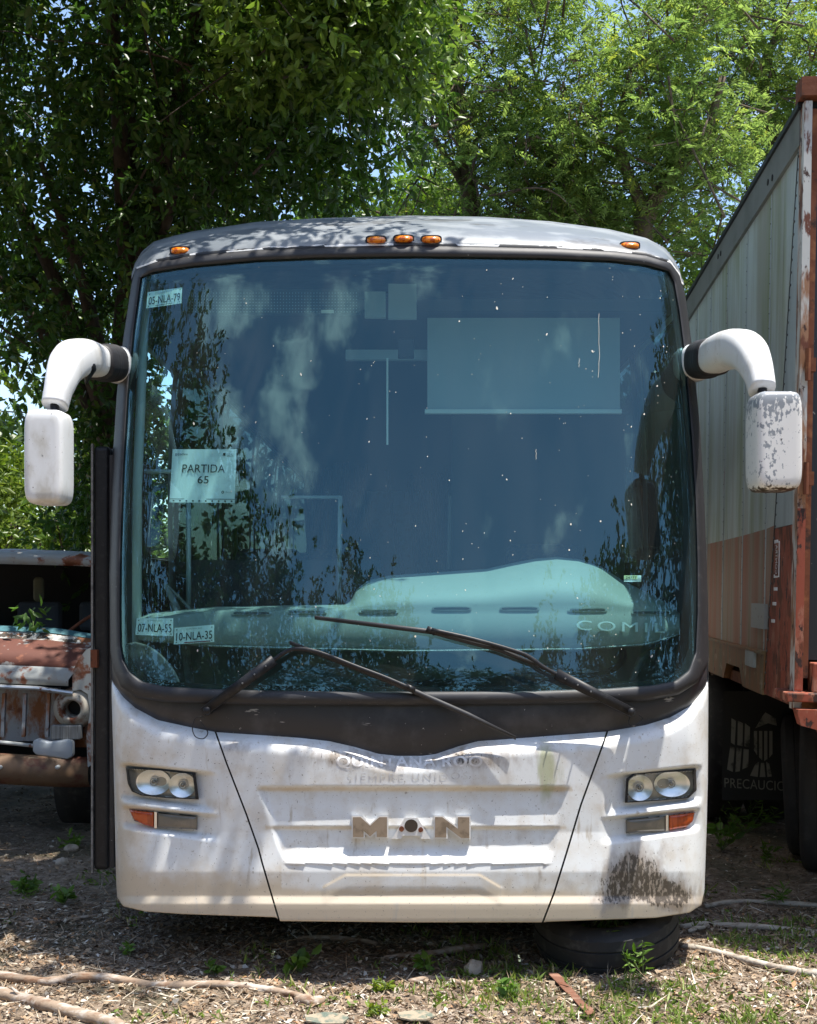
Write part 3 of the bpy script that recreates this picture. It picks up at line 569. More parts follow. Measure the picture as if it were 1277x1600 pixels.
# wipers
def wiper(arm, carrier, blade, pivot, cable):
    c3 = lambda pts, o: [P(x, y, o) for x, y in pts]
    V, Fc = tubemesh(c3([arm[0], arm[1]], -.055), [.019, .024], 8, power=5, flat=.6, up=(0, 1, 0)); A = obj('wiper', V, Fc, M['plastic'], BUS)
    V, Fc = tubemesh(cat(c3(carrier, -.052), 5), .009, 8, power=4, flat=.8, up=(0, 1, 0)); obj('carrier', V, Fc, M['plastic'], A)
    V, Fc = tubemesh(c3(blade, -.032), [.006, .011, .011, .005], 8, power=3, up=(0, 1, 0)); obj('blade', V, Fc, M['rubber'], A)
    V, Fc = tubemesh(c3([(x, y+3) for x, y in blade], -.016), [.003, .004, .003], 6); obj('rubber_lip', V, Fc, M['rubber'], A)
    V, Fc = tubemesh([P(*pivot, -.07), P(*pivot, -.06), P(*pivot, .06)], [.013, .018, .022], 16); obj('pivot_cap', V, Fc, M['plastic'], A)
    for k in (.55, .72, .88):
        x = arm[0][0]+(arm[1][0]-arm[0][0])*k; y = arm[0][1]+(arm[1][1]-arm[0][1])*k; MB().tube([P(x, y, -.078), P(x, y, -.05)], [.003, .005], 8).build('rivet', M['steel'], A)
    V, Fc = tubemesh(cat([P(x, y, -.03) for x, y in cable], 8), .0022, 6); obj('washer_hose', V, Fc, M['plastic'], A)
    x, y = blade[1]; V, Fc = tubemesh([P(x-7, y-5, -.045), P(x+7, y+2, -.045)], .013, 6, power=6); obj('clip', V, Fc, M['plastic'], A)
wiper([(318, 1112), (429, 1031)], [(423, 1035), (448, 1018), (468, 1014), (500, 1020), (560, 1043), (600, 1058), (640, 1075)], [(453, 1003), (641, 1077), (730, 1116), (806, 1152)], (324, 1110),
      [(318, 1120), (306, 1122), (301, 1138), (306, 1151), (318, 1154), (325, 1145), (318, 1133), (312, 1126)])
wiper([(990, 1114), (869, 1053)], [(880, 1059), (850, 1043), (826, 1026), (800, 1016), (740, 999), (674, 984)], [(492, 964), (674, 987), (780, 1015), (848, 1042)], (986, 1112),
      [(985, 1118), (982, 1130), (990, 1135), (1000, 1128), (1004, 1122), (998, 1118)])

# mirrors
def rbox_mesh(cx, cz, w_, h_, yb, yf, power=6.5, n=40, taper=.9, rot=0.0):
    V = []; a = np.linspace(0, 2*np.pi, n, endpoint=False); x = np.sign(np.cos(a))*np.abs(np.cos(a))**(2/power)*w_/2; z = np.sign(np.sin(a))*np.abs(np.sin(a))**(2/power)*h_/2
    for t, s in ((0, .97), (.1, 1), (.55, 1), (.78, .985), (.9, .95), (.97, .89), (1.0, .80), (1.003, .6), (1.005, .35), (1.006, .02)):
        V.append(np.stack([cx+x*s, np.full(n, yb+(yf-yb)*t), cz+z*(1-(1-s)*.6 if s > .1 else s)], 1))
    return np.vstack(V), ring_faces(10, n).tolist()+[tuple(range(n-1, -1, -1))]
def mirror(arm, arad, gait, grad, house, mh, label):
    arad = [a*.86 for a in arad]; grad = [a*.88 for a in grad]
    V, Fc = tubemesh(cat(gait[1:], 6), grad[1:], 24, power=2.6); G = obj('mirror_arm', *tubemesh(cat(arm, 8), arad, 28, power=2.8, flat=1.0), M['mirror'], BUS, label=label)
    gp = cat(gait, 8); rr = np.interp(np.linspace(0, 1, len(gp)), np.linspace(0, 1, len(grad)), grad)*(1+.045*np.sin(np.arange(len(gp))*np.pi*.9))
    V, Fc = tubemesh(gp, rr, 28, power=2.6, cap=True); obj('rubber_gaiter', V, Fc, M['rubber'], G)
    (x0, y0, x1, y1), Y = house; a, b = at(x0, y1, Y), at(x1, y0, Y); V, Fc = rbox_mesh((a[0]+b[0])/2, (a[2]+b[2])/2, b[0]-a[0], b[2]-a[2], Y+.12, Y-.04)
    cm = None
    if mh is M['mirrorchip']:
        q = (V[:, 0]-V[:, 0].min())/np.ptp(V[:, 0]); z = (V[:, 2]-V[:, 2].min())/np.ptp(V[:, 2])
        cm = np.stack([.29+.28*np.exp(-((z-1)/.22)**2)+.14*np.exp(-((q-.3)/.22)**2), .2+.5*np.exp(-(z/.05)**2), 0*q], 1)
    H = obj('mirror_housing', V, Fc, mh, G, col=cm); sharp(H, 60)
    V, Fc = rbox_mesh((a[0]+b[0])/2, (a[2]+b[2])/2, (b[0]-a[0])*.86, (b[2]-a[2])*.9, Y+.121, Y+.128); obj('mirror_glass', V, Fc, M['glassm'], H)
    tp = np.array(arm[-1])*(1, 1, 0)+(0, 0, at(0, y0, Y)[2]); V, Fc = tubemesh([tp-(0, 0, .02), tp+(0, 0, .03)], .018, 10); obj('swivel', V, Fc, M['plastic'], H)
    xs = x0+9 if x0 > 600 else x1-7
    V, Fc = tubemesh([at(xs, y0+12, Y-.0), at(xs+2, (y0+y1)/2, Y-.012), at(xs+4, y1-12, Y-.0)], .0018, 5); obj('housing_seam', V, Fc, M['plastic'], H)
    return G
GL = mirror([at(152, 566, 5.10), at(138, 561, 5.03), at(120, 560, 4.92), at(104, 574, 4.80), at(94, 601, 4.70), at(86, 634, 4.66)], [.076, .084, .090, .092, .082, .070, .060, .056],
    [at(174, 568, 5.28), at(164, 567, 5.20), at(152, 566, 5.10)], [.092, .09, .082], ((40, 640, 103, 788), 4.60), M['mirror'], None)
obj('arm_base', *tubemesh([at(189, 571, 5.44), at(174, 568, 5.27)], [.084, .078], 28, power=2.6), M['mirror'], GL)
GR = mirror([at(1115, 558, 5.12), at(1130, 550, 5.02), at(1154, 545, 4.90), at(1172, 556, 4.78), at(1184, 580, 4.68), at(1191, 609, 4.62)], [.083, .088, .093, .093, .084, .072, .062, .057],
    [at(1097, 563, 5.28), at(1106, 560, 5.20), at(1117, 557, 5.11)], [.094, .092, .088], ((1178, 611, 1252, 767), 4.50), M['mirrorchip'], None)
obj('arm_base', *tubemesh([at(1080, 569, 5.44), at(1097, 563, 5.27)], [.084, .079], 28, power=2.6), M['mirror'], GR)
obj('arm_recess', *tubemesh(cat([at(135, 600, 4.93), at(141, 575, 4.92), at(146, 548, 4.93)]), [.008, .05, .008], 14, flat=.5), M['plastic'], GL)
# passenger door, swung open
D = MB().box((-1.425, 5.40, .32), (-1.355, 5.46, 2.24)).box((-1.425, 6.25, .32), (-1.355, 6.31, 2.24)).box((-1.425, 5.46, .32), (-1.355, 6.25, .42)).box((-1.425, 5.46, 2.14), (-1.355, 6.25, 2.24)).build('door', M['plastic'], BUS); bevel(D, .02, 3)
MB().box((-1.40, 5.46, .42), (-1.385, 6.25, 2.14)).build('door_glass', M['sideglass'], D)
MB().box((-1.434, 5.395, .31), (-1.4255, 5.42, 2.25)).build('door_edge_trim', M['greyp'], D); MB().box((-1.354, 5.41, .33), (-1.335, 5.45, 2.2)).build('door_seal', M['rubber'], D)
MB().box((-1.43, 5.37, 1.24), (-1.40, 5.41, 1.32)).build('door_latch', M['rust'], D)

# ------------------------------------------------------------------ papers and plates behind the glass
def sheet(name, quad, label, cat_, m, off=.014, group=None):
    q = np.array(quad, float); n = 12
    uu, vv = np.meshgrid(np.linspace(0, 1, n), np.linspace(0, 1, n)); U = uu[..., None]; W_ = vv[..., None]
    xy = (q[0]*(1-U)+q[1]*U)*(1-W_)+(q[3]*(1-U)+q[2]*U)*W_; V = P(xy[..., 0], xy[..., 1], off+.002*np.sin(uu*5)*np.sin(vv*4))
    o = obj(name, V, grid_faces(n, n), m); tag(o, label, cat_, group); 
    ctr = V[n//2, n//2]
    return o, (lambda x, y, d=-.003: (lambda s: P(s[0], s[1], off+d))(((q[0]*(1-x)+q[1]*x)*(1-y)+(q[3]*(1-x)+q[2]*x)*y)))
def write(o, f, s, cx, cy, w_, h_, m=None, **k):
    V, Fc = text2d(s, k.get('sp', 1.0), k.get('bold', 0)); mb = MB(); mb.add([f(cx+a*w_, cy-b*h_) for a, b in V], Fc); return mb.build(k.get('name', 'printed_text'), m or M['ink'], o)
def rect(o, f, x0, y0, x1, y1, m, name='printed_mark', d=-.003): return MB().add([f(x0, y0, d), f(x1, y0, d), f(x1, y1, d), f(x0, y1, d)], [(0, 1, 2, 3)]).build(name, m, o)
o, f = sheet('paper_notice', [(270, 702), (370, 702), (367, 786), (265, 785)], 'white paper notice reading PARTIDA 65 stuck inside the windscreen', 'notice', M['paper'])
write(o, f, 'PARTIDA', .5, .36, .66, .15); write(o, f, '65', .5, .57, .17, .14); rect(o, f, .0, .925, 1, .94, M['greyink'])
for x in np.linspace(.06, .95, 10): rect(o, f, x-.012, .955, x+.014, .98, M['ink'], 'punched_hole')
write(o, f, 'QUINTANA', .16, .10, .16, .045, bold=.01); rect(o, f, .045, .075, .075, .13, M['greyink']); write(o, f, 'SEFIPLAN', .90, .09, .1, .03); write(o, f, 'SEFIPLAN', .90, .125, .1, .025); rect(o, f, .79, .07, .83, .12, M['ink'])
write(o, f, 'O', .81, .80, .04, .05, bold=.03); write(o, f, 'Quintana', .90, .80, .09, .03, M['greyink'])
for quad, s, lab in (([(231, 457), (285, 449), (284, 474), (229, 482)], '05-NLA-79', 'licence plate reading 05-NLA-79 in the upper corner of the windscreen'),
                     ([(214, 966), (271, 966), (271, 994), (212, 992)], '07-NLA-55', 'licence plate reading 07-NLA-55 low in the windscreen'),
                     ([(273, 981), (335, 976), (335, 1003), (272, 1007)], '10-NLA-35', 'licence plate reading 10-NLA-35 low in the windscreen, red strip below')):
    o, f = sheet('licence_plate', quad, lab, 'plate', M['plate'], .016)
    write(o, f, s, .5, .56, .9, .48, bold=.004)
    write(o, f, 'QUINTANA ROO', .5, .14, .4, .10, M['greyink'])
    for x in (.06, .94): rect(o, f, x-.012, .86, x+.012, .92, M['ink'], 'bolt_hole'); rect(o, f, x-.012, .1, x+.012, .16, M['ink'], 'bolt_hole')
    if s[0] == '1': rect(o, f, .25, .90, .9, .96, M['platered'])
    elif s[1] == '5': rect(o, f, .25, .88, .75, .93, M['greyink'])
o, f = sheet('lot_sticker', [(975, 899), (1002, 899), (1002, 909), (975, 909)], 'small pale sticker with handwritten 24777 on the windscreen above the dashboard', 'sticker', M['paper'], .016)
rect(o, f, 0, 0, .78, .6, M['yellow'], 'yellow_band', -.0022); write(o, f, '24777', .42, .36, .62, .4)

# ------------------------------------------------------------------ box trailer on the right
from mathutils import Matrix, Euler
TR = thing('box_trailer', (1.703, 5.35, 0), 'tall rusty box trailer with grey green side and faded red lower band', 'trailer', None, (0, R_(1.0), -math.atan(.0906)))
TM = Matrix.Translation(TR.location) @ TR.rotation_euler.to_matrix().to_4x4(); TI = TM.inverted()
def tl(px, py):      # where the sight line of a photo pixel meets the trailer's side wall, in trailer coordinates
    o = TI @ Vector((0, 0, EYE)); d = (TI.to_3x3() @ Vector(at(px, py, 1.0)-np.array((0, 0, EYE)))); k = -o.x/d.x; p = o+d*k; return p.y, p.z
def loc(p): return np.array(TI @ Vector(p))
M['alu'] = mat('streaked grey trailer side', (.53, .59, .56), .38, .1, layers=[((.44, .49, .47), 1.6, .42, .62, 6, (1, 1.5, .6)), ((.26, .29, .15), 1.8, .44, .66, 10, (1, 2.6, .25)), ((.36, .36, .30), 2.0, .46, .68, 10, (1, 2, .2)), ((.13, .14, .09), 6, .60, .72, 8, (1, 3, .15))])
M['alud'] = mat('grey top rail', (.165, .17, .155), .5, layers=[((.12, .125, .11), 3, .45, .65, 7)])
M['salmon'] = mat('faded red trailer band', (.36, .15, .09), .6, layers=[((.33, .25, .18), 2.4, .42, .6, 8, (1, 2.6, .2)), ((.20, .19, .09), 3.2, .52, .68, 8, (1, 7, .2)), ((.5, .47, .42), 7, .62, .69, 8, (1, 8, .2))])
M['orangerail'] = mat('dirty orange rail', (.27, .12, .045), .6, layers=[((.17, .13, .065), 4, .42, .62, 8, (1, 3, .5)), ((.40, .32, .22), 9, .55, .7, 8), (RUST, 12, .60, .68, 8)])
M['pale'] = mat('pale blue corner sheet', (.36, .43, .44), .5, layers=[((.27, .32, .33), 4, .45, .65, 6, (1, 2, .4)), (RUST2, 12, .66, .72, 8)])
LEN = 12.5; S0 = .03
def sidebox(name, y0, y1, z0, z1, m, d=.0, t=.04): return MB().box((-d, y0, z0), (t, y1, z1)).build(name, m, TR)
# wall sheets, one per bay, joined by raised seams
mbw = MB(); mbr = MB(); mseam = MB(); mrv = MB(); y = S0; k = 0
while y < LEN:
    y2 = min(y+.62, LEN)
    cz = lambda yy: 1.885+.035*math.exp(-(yy-S0)*2.2)
    mbw.add([(0, y, cz(y)), (0, y2, cz(y2)), (0, y2, 3.58), (0, y, 3.58), (.04, y, cz(y)), (.04, y2, cz(y2)), (.04, y2, 3.58), (.04, y, 3.58)], [(0, 3, 2, 1), (4, 5, 6, 7), (0, 1, 5, 4), (2, 3, 7, 6)])
    mbr.add([(0, y, 1.26), (0, y2, 1.26), (0, y2, cz(y2)), (0, y, cz(y))], [(0, 3, 2, 1)])
    mseam.box((-.003, y-.012, 1.27), (.0, y+.012, 3.575))
    for z in np.arange(1.32, 3.55, .075): mrv.box((-.008, y-.009, z), (-.005, y-.004, z+.005))
    y = y2; k += 1
mbw.build('side_sheet', M['alu'], TR); mbr.build('painted_band', M['salmon'], TR)
SEA = mseam.build('wall_seam', mat('seam', (.40, .44, .43), .45, .1, layers=[((.16, .17, .1), 5, .5, .65, 8, (1, 3, .3)), ((.30, .13, .08), 4, .60, .7, 5, (1, 1, .2))]), TR); mrv.build('rivets', mat('rivet heads', (.12, .12, .11), .5), SEA)
sidebox('top_rail', .0, LEN, 3.58, 3.737, M['alud'], .018, .06); sidebox('top_edge', -.02, LEN, 3.739, 3.765, M['plastic'], .03, .06)
ysm = lambda z: .60-.54*(z-1.066)/2.5        # the riveted corner seam slants in towards the top
for z0, z1, m_ in ((1.886, 3.58, M['pale']), (1.072, 1.884, M['rustred'])):
    MB().prism([(-.007, .02, z0), (-.007, ysm(z0), z0), (-.007, ysm(z1), z1), (-.007, .02, z1)], (.03, 0, 0)).build('corner_sheet', m_, TR)
MB().prism([(-.009, ysm(1.1)-.006, 1.1), (-.009, ysm(1.1)+.006, 1.1), (-.009, ysm(3.57)+.006, 3.57), (-.009, ysm(3.57)-.006, 3.57)], (.01, 0, 0)).build('corner_seam', M['plastic'], TR)
mb = MB()
for z in np.arange(1.12, 3.55, .055): mb.box((-.013, ysm(z)-.026, z), (-.007, ysm(z)-.014, z+.009))
mb.build('corner_rivets', mat('dark rivets', (.10, .10, .095), .5), TR)
mb = MB(); n0 = 1.28; q = [(.60, 1.066), (1.12, 1.066), (1.22, 1.16), (1.62, 1.16), (1.72, 1.066), (LEN, 1.066), (LEN, 1.268), (.56, 1.268)]
mb.prism([(-.016, a, b) for a, b in q], (.05, 0, 0)); mb.build('bottom_rail', M['orangerail'], TR)
sidebox('rail_lip', .56, LEN, 1.268, 1.285, M['orangerail'], .03)
# rear frame facing the camera
MB().box((-.012, -.07, 1.06), (.022, .02, 3.75)).build('corner_post', M['rustpost'], TR); MB().box((.024, -.055, 1.20), (.05, .0, 3.72)).build('post_flange', M['rust'], TR)
MB().box((-.03, -.09, 3.767), (2.5, .03, 3.85)).build('header', M['rust'], TR)
dr = MB().box((.053, -.03, 1.28), (1.24, .02, 3.72)).box((1.26, -.03, 1.28), (2.40, .02, 3.72)).build('rear_door', mat('dark blue black door', (.012, .014, .02), .4, layers=[((.2, .19, .17), 20, .66, .7, 8)]), TR)
MB().box((-.0125, -.075, 1.145), (.023, -.0705, 1.95)).build('post_rust', M['rustred'], TR)
bevel(MB().box((-.06, -.14, 1.10), (2.5, .12, 1.14)).box((.06, -.10, 1.14), (2.45, .0, 1.27)).build('rear_sill', M['rustred'], TR), .006)
for z in (2.05, 2.55): MB().box((.01, -.10, z), (.05, -.07, z+.06)).tube([(.015, -.10, z-.04), (.015, -.10, z+.1)], .012, 8).build('hinge', M['rust'], TR)
MB().prism([(-.02, -.16, 1.07), (.0, -.16, 1.0), (.08, -.16, .98), (.10, -.16, .93), (.25, -.16, .87), (2.2, -.16, .87), (2.2, -.16, 1.07)], (0, .08, 0)).build('rear_bumper', M['rustred'], TR)
MB().tube([(.19, -.18, .95), (.19, -.155, .95)], .02, 12).build('tail_light', mat('red lens', (.5, .02, .02), .2), TR)
MB().box((.3, -.08, .9), (.4, .02, 1.06)).build('bumper_bracket', M['rust'], TR)
MB().box((2.46, .0, 1.06), (2.5, LEN, 3.76)).box((.0, LEN, 1.06), (2.5, LEN+.04, 3.76)).build('far_wall', M['alu'], TR); MB().box((.07, .04, 3.766), (2.5, LEN, 3.79)).build('roof', M['alu'], TR); MB().box((.02, .02, 1.06), (2.46, LEN, 1.12)).build('floor', M['rust'], TR)
for x in (.55, 1.75): MB().box((x, .3, .82), (x+.12, LEN, 1.05)).build('chassis_rail', M['rust'], TR)
# small fittings on the side
def wallbox(name, x0, y0, x1, y1, m, t=.012, par=TR):
    a = tl(x0, y1); b = tl(x1, y0); return MB().box((-t, min(a[0], b[0]), min(a[1], b[1])), (-.002, max(a[0], b[0]), max(a[1], b[1]))).build(name, m, par)
vp = wallbox('vent_plate', 1180, 944, 1201, 980, mat('riveted plate', (.30, .33, .33), .5, .2, layers=[(RUST, 30, .62, .7, 6)]), .022); 
wallbox('marker_plate', 1173, 1018, 1187, 1039, M['pale'], .03)
mb = MB()
for (x, y) in ((1216, 845), (1215, 899), (1215, 919), (1213, 942), (1211, 969)):
    a = tl(x, y); mb.box((-.012, a[0]-.035, a[1]-.012), (-.0075, a[0]+.03, a[1]+.004))
mb.build('reflective_mark', M['paper'], TR)
a = tl(1218, 874); rp = MB().box((-.011, a[0]-.036, a[1]-.085), (-.0072, a[0]+.036, a[1]+.085)).build('small_sign', M['paper'], TR)
MB().box((-.013, a[0]-.030, a[1]-.078), (-.0112, a[0]+.030, a[1]+.078)).build('sign_face', M['rustred'], rp)
V, Fc = text2d('CONTRA'); mb = MB(); mb.add([(-.0145, a[0]-v*.045, a[1]+u_*.14) for u_, v in V], Fc); mb.build('sign_text', M['paper'], rp)
for (x, y) in ((1206, 285), (1213, 278), (1127, 401), (1131, 396)):
    a = tl(x, y); MB().tube([(-.022, a[0], a[1]), (.0, a[0], a[1])], .016, 10).build('rail_hole', M['dark'], TR)
# wheels and mudflap
for x in (.18, .5, 2.0, 2.3):
    for yy in (3.0, 4.3):
        aa = np.linspace(0, 2*np.pi, 32, endpoint=False); V = [(x+p, yy+r_*math.cos(t), .5+r_*math.sin(t)) for p, r_ in [(-.12, .28), (-.13, .42), (-.1, .49), (.1, .49), (.13, .42), (.12, .28)] for t in aa]
        t_ = obj('wheel', V, ring_faces(6, 32), M['tyre'], TR)
MFY = 7.35
mfp = lambda x, y, o=0: loc(at(x, y, MFY+o))
MB().add(*rprism([(1130, 1080), (1290, 1080), (1290, 1250), (1128, 1250)], 0, .015, mfp)).build('mudflap', mat('black mudflap', (.022, .022, .021), .7), TR)
MF = bpy.data.objects['mudflap']; M['mfp'] = mat('dirty pale print', (.27, .26, .22), .8, layers=[((.05, .05, .045), 12, .5, .66, 8)])
mb = MB(); mb.add(*text_on('PRECAUCION', 1186, 1226, 108, 15, lambda x, y: mfp(x, y, -.004), .06, 1.05)); mb.build('mudflap_text', M['mfp'], MF)
mb = MB()
for p in ([(1180, 1138), (1192, 1118), (1196, 1113), (1212, 1122), (1214, 1134), (1200, 1130)], [(1178, 1142), (1183, 1142), (1183, 1180), (1178, 1172)], [(1186, 1142), (1191, 1142), (1191, 1188), (1186, 1183)], [(1194, 1142), (1199, 1142), (1199, 1186), (1194, 1189)], [(1202, 1142), (1207, 1142), (1207, 1178), (1202, 1184)],
          [(1143, 1122), (1150, 1126), (1148, 1164), (1142, 1160)], [(1153, 1126), (1161, 1130), (1160, 1166), (1152, 1164)], [(1164, 1130), (1172, 1136), (1171, 1168), (1163, 1166)],
          [(1141, 1166), (1148, 1168), (1145, 1206), (1136, 1202)], [(1151, 1168), (1159, 1169), (1156, 1205), (1149, 1206)], [(1162, 1170), (1170, 1171), (1169, 1198), (1160, 1202)],
          [(1180, 1194), (1186, 1190), (1184, 1214), (1172, 1212)], [(1189, 1192), (1194, 1192), (1196, 1214), (1187, 1214)], [(1197, 1190), (1202, 1193), (1206, 1213), (1199, 1214)]):
    mb.add([mfp(x, y, -.004) for x, y in p], [tuple(range(len(p)))])
mb.build('mudflap_emblem', M['mfp'], MF)

# loose tyres
def tyre_mesh(Ro, Ri, W, n=72, tread=True):
    a = np.linspace(0, 2*np.pi, n, endpoint=False); V = []
    prof = [(-W*.42, Ri), (-W*.5, Ri+.02), (-W*.53, (Ro+Ri)/2), (-W*.48, Ro-.03), (-W*.40, Ro-.006), (-W*.2, Ro), (-W*.19, Ro-.007), (-W*.16, Ro-.007), (-W*.15, Ro), (0, Ro+.001), (W*.15, Ro), (W*.16, Ro-.007), (W*.19, Ro-.007), (W*.2, Ro), (W*.40, Ro-.006), (W*.48, Ro-.03), (W*.53, (Ro+Ri)/2), (W*.5, Ri+.02), (W*.42, Ri), (W*.38, Ri+.012), (W*.42, (Ro+Ri)/2), (W*.36, Ro-.03), (0, Ro-.018), (-W*.36, Ro-.03), (-W*.42, (Ro+Ri)/2), (-W*.38, Ri+.012)]
    for i, (h, r) in enumerate(prof):
        rr = np.full(n, r)
        if tread and i in (3, 4, 14, 15): rr = r-.006*((np.arange(n) % 3) == 0)
        V.append(np.stack([rr*np.cos(a), rr*np.sin(a), np.full(n, h)], 1))
    V.append(V[0]); return np.vstack(V), ring_faces(len(prof)+1, n)
def tyre(name, Ro, Ri, W, loc_, rot, label, group):
    V, Fc = tyre_mesh(Ro, Ri, W); E = np.array(Euler(rot).to_matrix()); o = obj(name, V @ E.T, Fc, M['tyre']); sharp(o, 40); o.location = loc_; tag(o, label, 'tyre', group); return o
tyre('car_tyre', .315, .20, .20, (.865, 5.24, .125), (R_(12), R_(-6), 0), 'worn black tyre lying flat under the front bumper of the coach', 'loose tyres')
TYM = M['tyre']; M['tyre'] = mat('grey old tyre rubber', (.045, .046, .05), .75, layers=[((.08, .08, .08), 12, .5, .75, 8)], bump=(60, .2, .004))
tyre('truck_tyre', .46, .28, .26, at(1290, 0, 6.8)*(1, 1, 0)+np.array((0, 0, .45)), (0, R_(90), R_(-19)), 'upright dark tyre at the trailer corner, the nearer and larger of two', 'loose tyres')
tyre('truck_tyre', .42, .25, .22, at(1256, 0, 7.2)*(1, 1, 0)+np.array((0, 0, .415)), (0, R_(87), R_(-18)), 'upright dark tyre half behind another tyre, next to the mudflap', 'loose tyres'); M['tyre'] = TYM

# ------------------------------------------------------------------ old rusty truck on the left
TY = 7.3; tw = 146; CXT = -97
OT = thing('old_truck', (at(CXT, 0, TY)[0], TY, 0), 'rusted out white and brown old truck with empty windscreen, no grille and a missing headlight', 'truck')
M['oldwhite'] = mat('rust eaten white paint', (.37, .39, .385), .5, layers=[((.22, .07, .03), 5, .54, .60, 10), (RUST, 10, .58, .64, 10), ((.35, .34, .31), 8, .5, .7, 7)])
M['oldhood'] = mat('rusted bonnet', (.12, .038, .024), .7, layers=[((.40, .40, .38), 3.5, .56, .60, 10, (1, 1, 1.5)), ((.10, .03, .015), 6, .5, .65, 9), ((.25, .09, .05), 18, .55, .7, 8)])
M['teal'] = mat('teal cowl paint', (.06, .17, .2), .5, layers=[(RUST2, 14, .6, .66, 9), ((.5, .52, .5), 20, .64, .68, 9)])
M['oldbump'] = mat('rusted bumper', (.17, .10, .055), .6, .1, layers=[((.12, .035, .02), 5, .48, .62, 9, (1, 1, 2)), ((.28, .21, .13), 9, .58, .7, 8)])
M['rustpatch'] = mat('rust and bare metal', (.30, .33, .36), .5, .2, layers=[((.22, .08, .025), 4, .46, .58, 9, (1.5, 1, .7)), (RUST, 9, .56, .66, 9)])
def T2(px, py, d=0.0): return at(px, py, TY)+np.array((0, d, 0))
def mir(pts): return pts+[(2*CXT-x, y) for x, y in pts[::-1]]
def loft(name, secs, m, par, n=41):      # sections of (top curve in px, depth) from the middle outwards, mirrored
    V = []
    for pts, d in secs:
        p = np.array(mir(sorted(pts, reverse=True))); p = p[np.argsort(p[:, 0])]; x = np.linspace(p[0, 0], p[-1, 0], n); y = np.interp(x, p[:, 0], p[:, 1])
        V.append(np.stack([(x-CX)/F*TY, np.full(n, TY+d)+.0*(x), EYE+(HZ-y)/F*TY], -1))
    return obj(name, np.vstack(V), grid_faces(len(secs), n)[:, ::-1].copy(), m, par)
loft('roof', [([(134, 887), (60, 880), (-97, 876)], .95), ([(143, 876), (60, 868), (-97, 864)], .90), ([(144, 866), (60, 857), (-97, 852)], 1.0), ([(142, 862), (60, 852), (-97, 846)], 1.35), ([(140, 862), (60, 850), (-97, 844)], 2.6)], M['oldwhite'], OT)
for s in (1, -1):
    fx = lambda x: x if s > 0 else 2*CXT-x
    MB().prism([T2(fx(134), 998, .45), T2(fx(146), 1000, .45), T2(fx(143), 872, .92), T2(fx(132), 880, .92)], (0, .08, 0)).build('windscreen_pillar', M['oldwhite'], OT)
    MB().box(T2(fx(140), 1200, .4), T2(fx(146), 1000, 2.7)).build('cab_side', M['oldwhite'], OT)
MB().box(T2(143, 1180, 2.6), T2(2*CXT-143, 855, 2.68)).box(T2(130, 985, 2.6), T2(100, 862, 2.68)).box(T2(2*CXT-130, 985, 2.6), T2(2*CXT-100, 862, 2.68)).build('cab_back', M['dark'], OT)
MB().box(T2(135, 1200, .5), T2(2*CXT-135, 1180, 2.6)).build('cab_floor', M['dark'], OT)
MB().box(T2(132, 1080, .5), T2(2*CXT-132, 1006, .58)).build('firewall', M['dark'], OT)
for x in (57, -60, -180, -250): 
    b = bevel(MB().box(T2(x-40, 1000, 1.5), T2(x+40, 945, 1.62)).build('seat_back', M['cabin'], OT), .03)
    bevel(MB().box(T2(x-10, 945, 1.5), T2(x+10, 898, 1.56)).build('headrest', mat('faded headrest', (.16, .15, .09), .9), b), .03, 3)
V, Fc = tubemesh(cat([T2(60, 995, .6), T2(90, 968, .75), T2(120, 955, .9), T2(128, 975, .9)]), .012, 8); obj('steering_wheel', V, Fc, M['rust'], OT)
loft('cowl', [([(137, 998), (60, 985), (-97, 978)], .42), ([(137, 1004), (60, 993), (-97, 986)], .36)], M['teal'], OT)
loft('cowl_grille', [([(136, 1003), (60, 993), (-97, 986)], .372), ([(132, 1013), (60, 1004), (-97, 997)], .30)], mat('peeling cowl', (.42, .42, .40), .6, layers=[((.05, .04, .03), 14, .5, .54, 9), (RUST2, 9, .55, .6, 9)]), OT)
loft('bonnet', [([(128, 1012), (60, 1003), (-97, 996)], .31), ([(125, 1025), (60, 1018), (-97, 1012)], .16), ([(118, 1045), (60, 1042), (-97, 1036)], .04), ([(117, 1047), (60, 1044), (-97, 1038)], .05)], M['oldhood'], OT)
loft('bonnet_front', [([(118, 1045), (60, 1042), (-97, 1036)], .038), ([(108, 1062), (60, 1058), (-97, 1050)], -.01), ([(107, 1072), (60, 1070), (-97, 1064)], .0), ([(107, 1073), (60, 1071), (-97, 1065)], .05)], M['oldwhite'], OT)
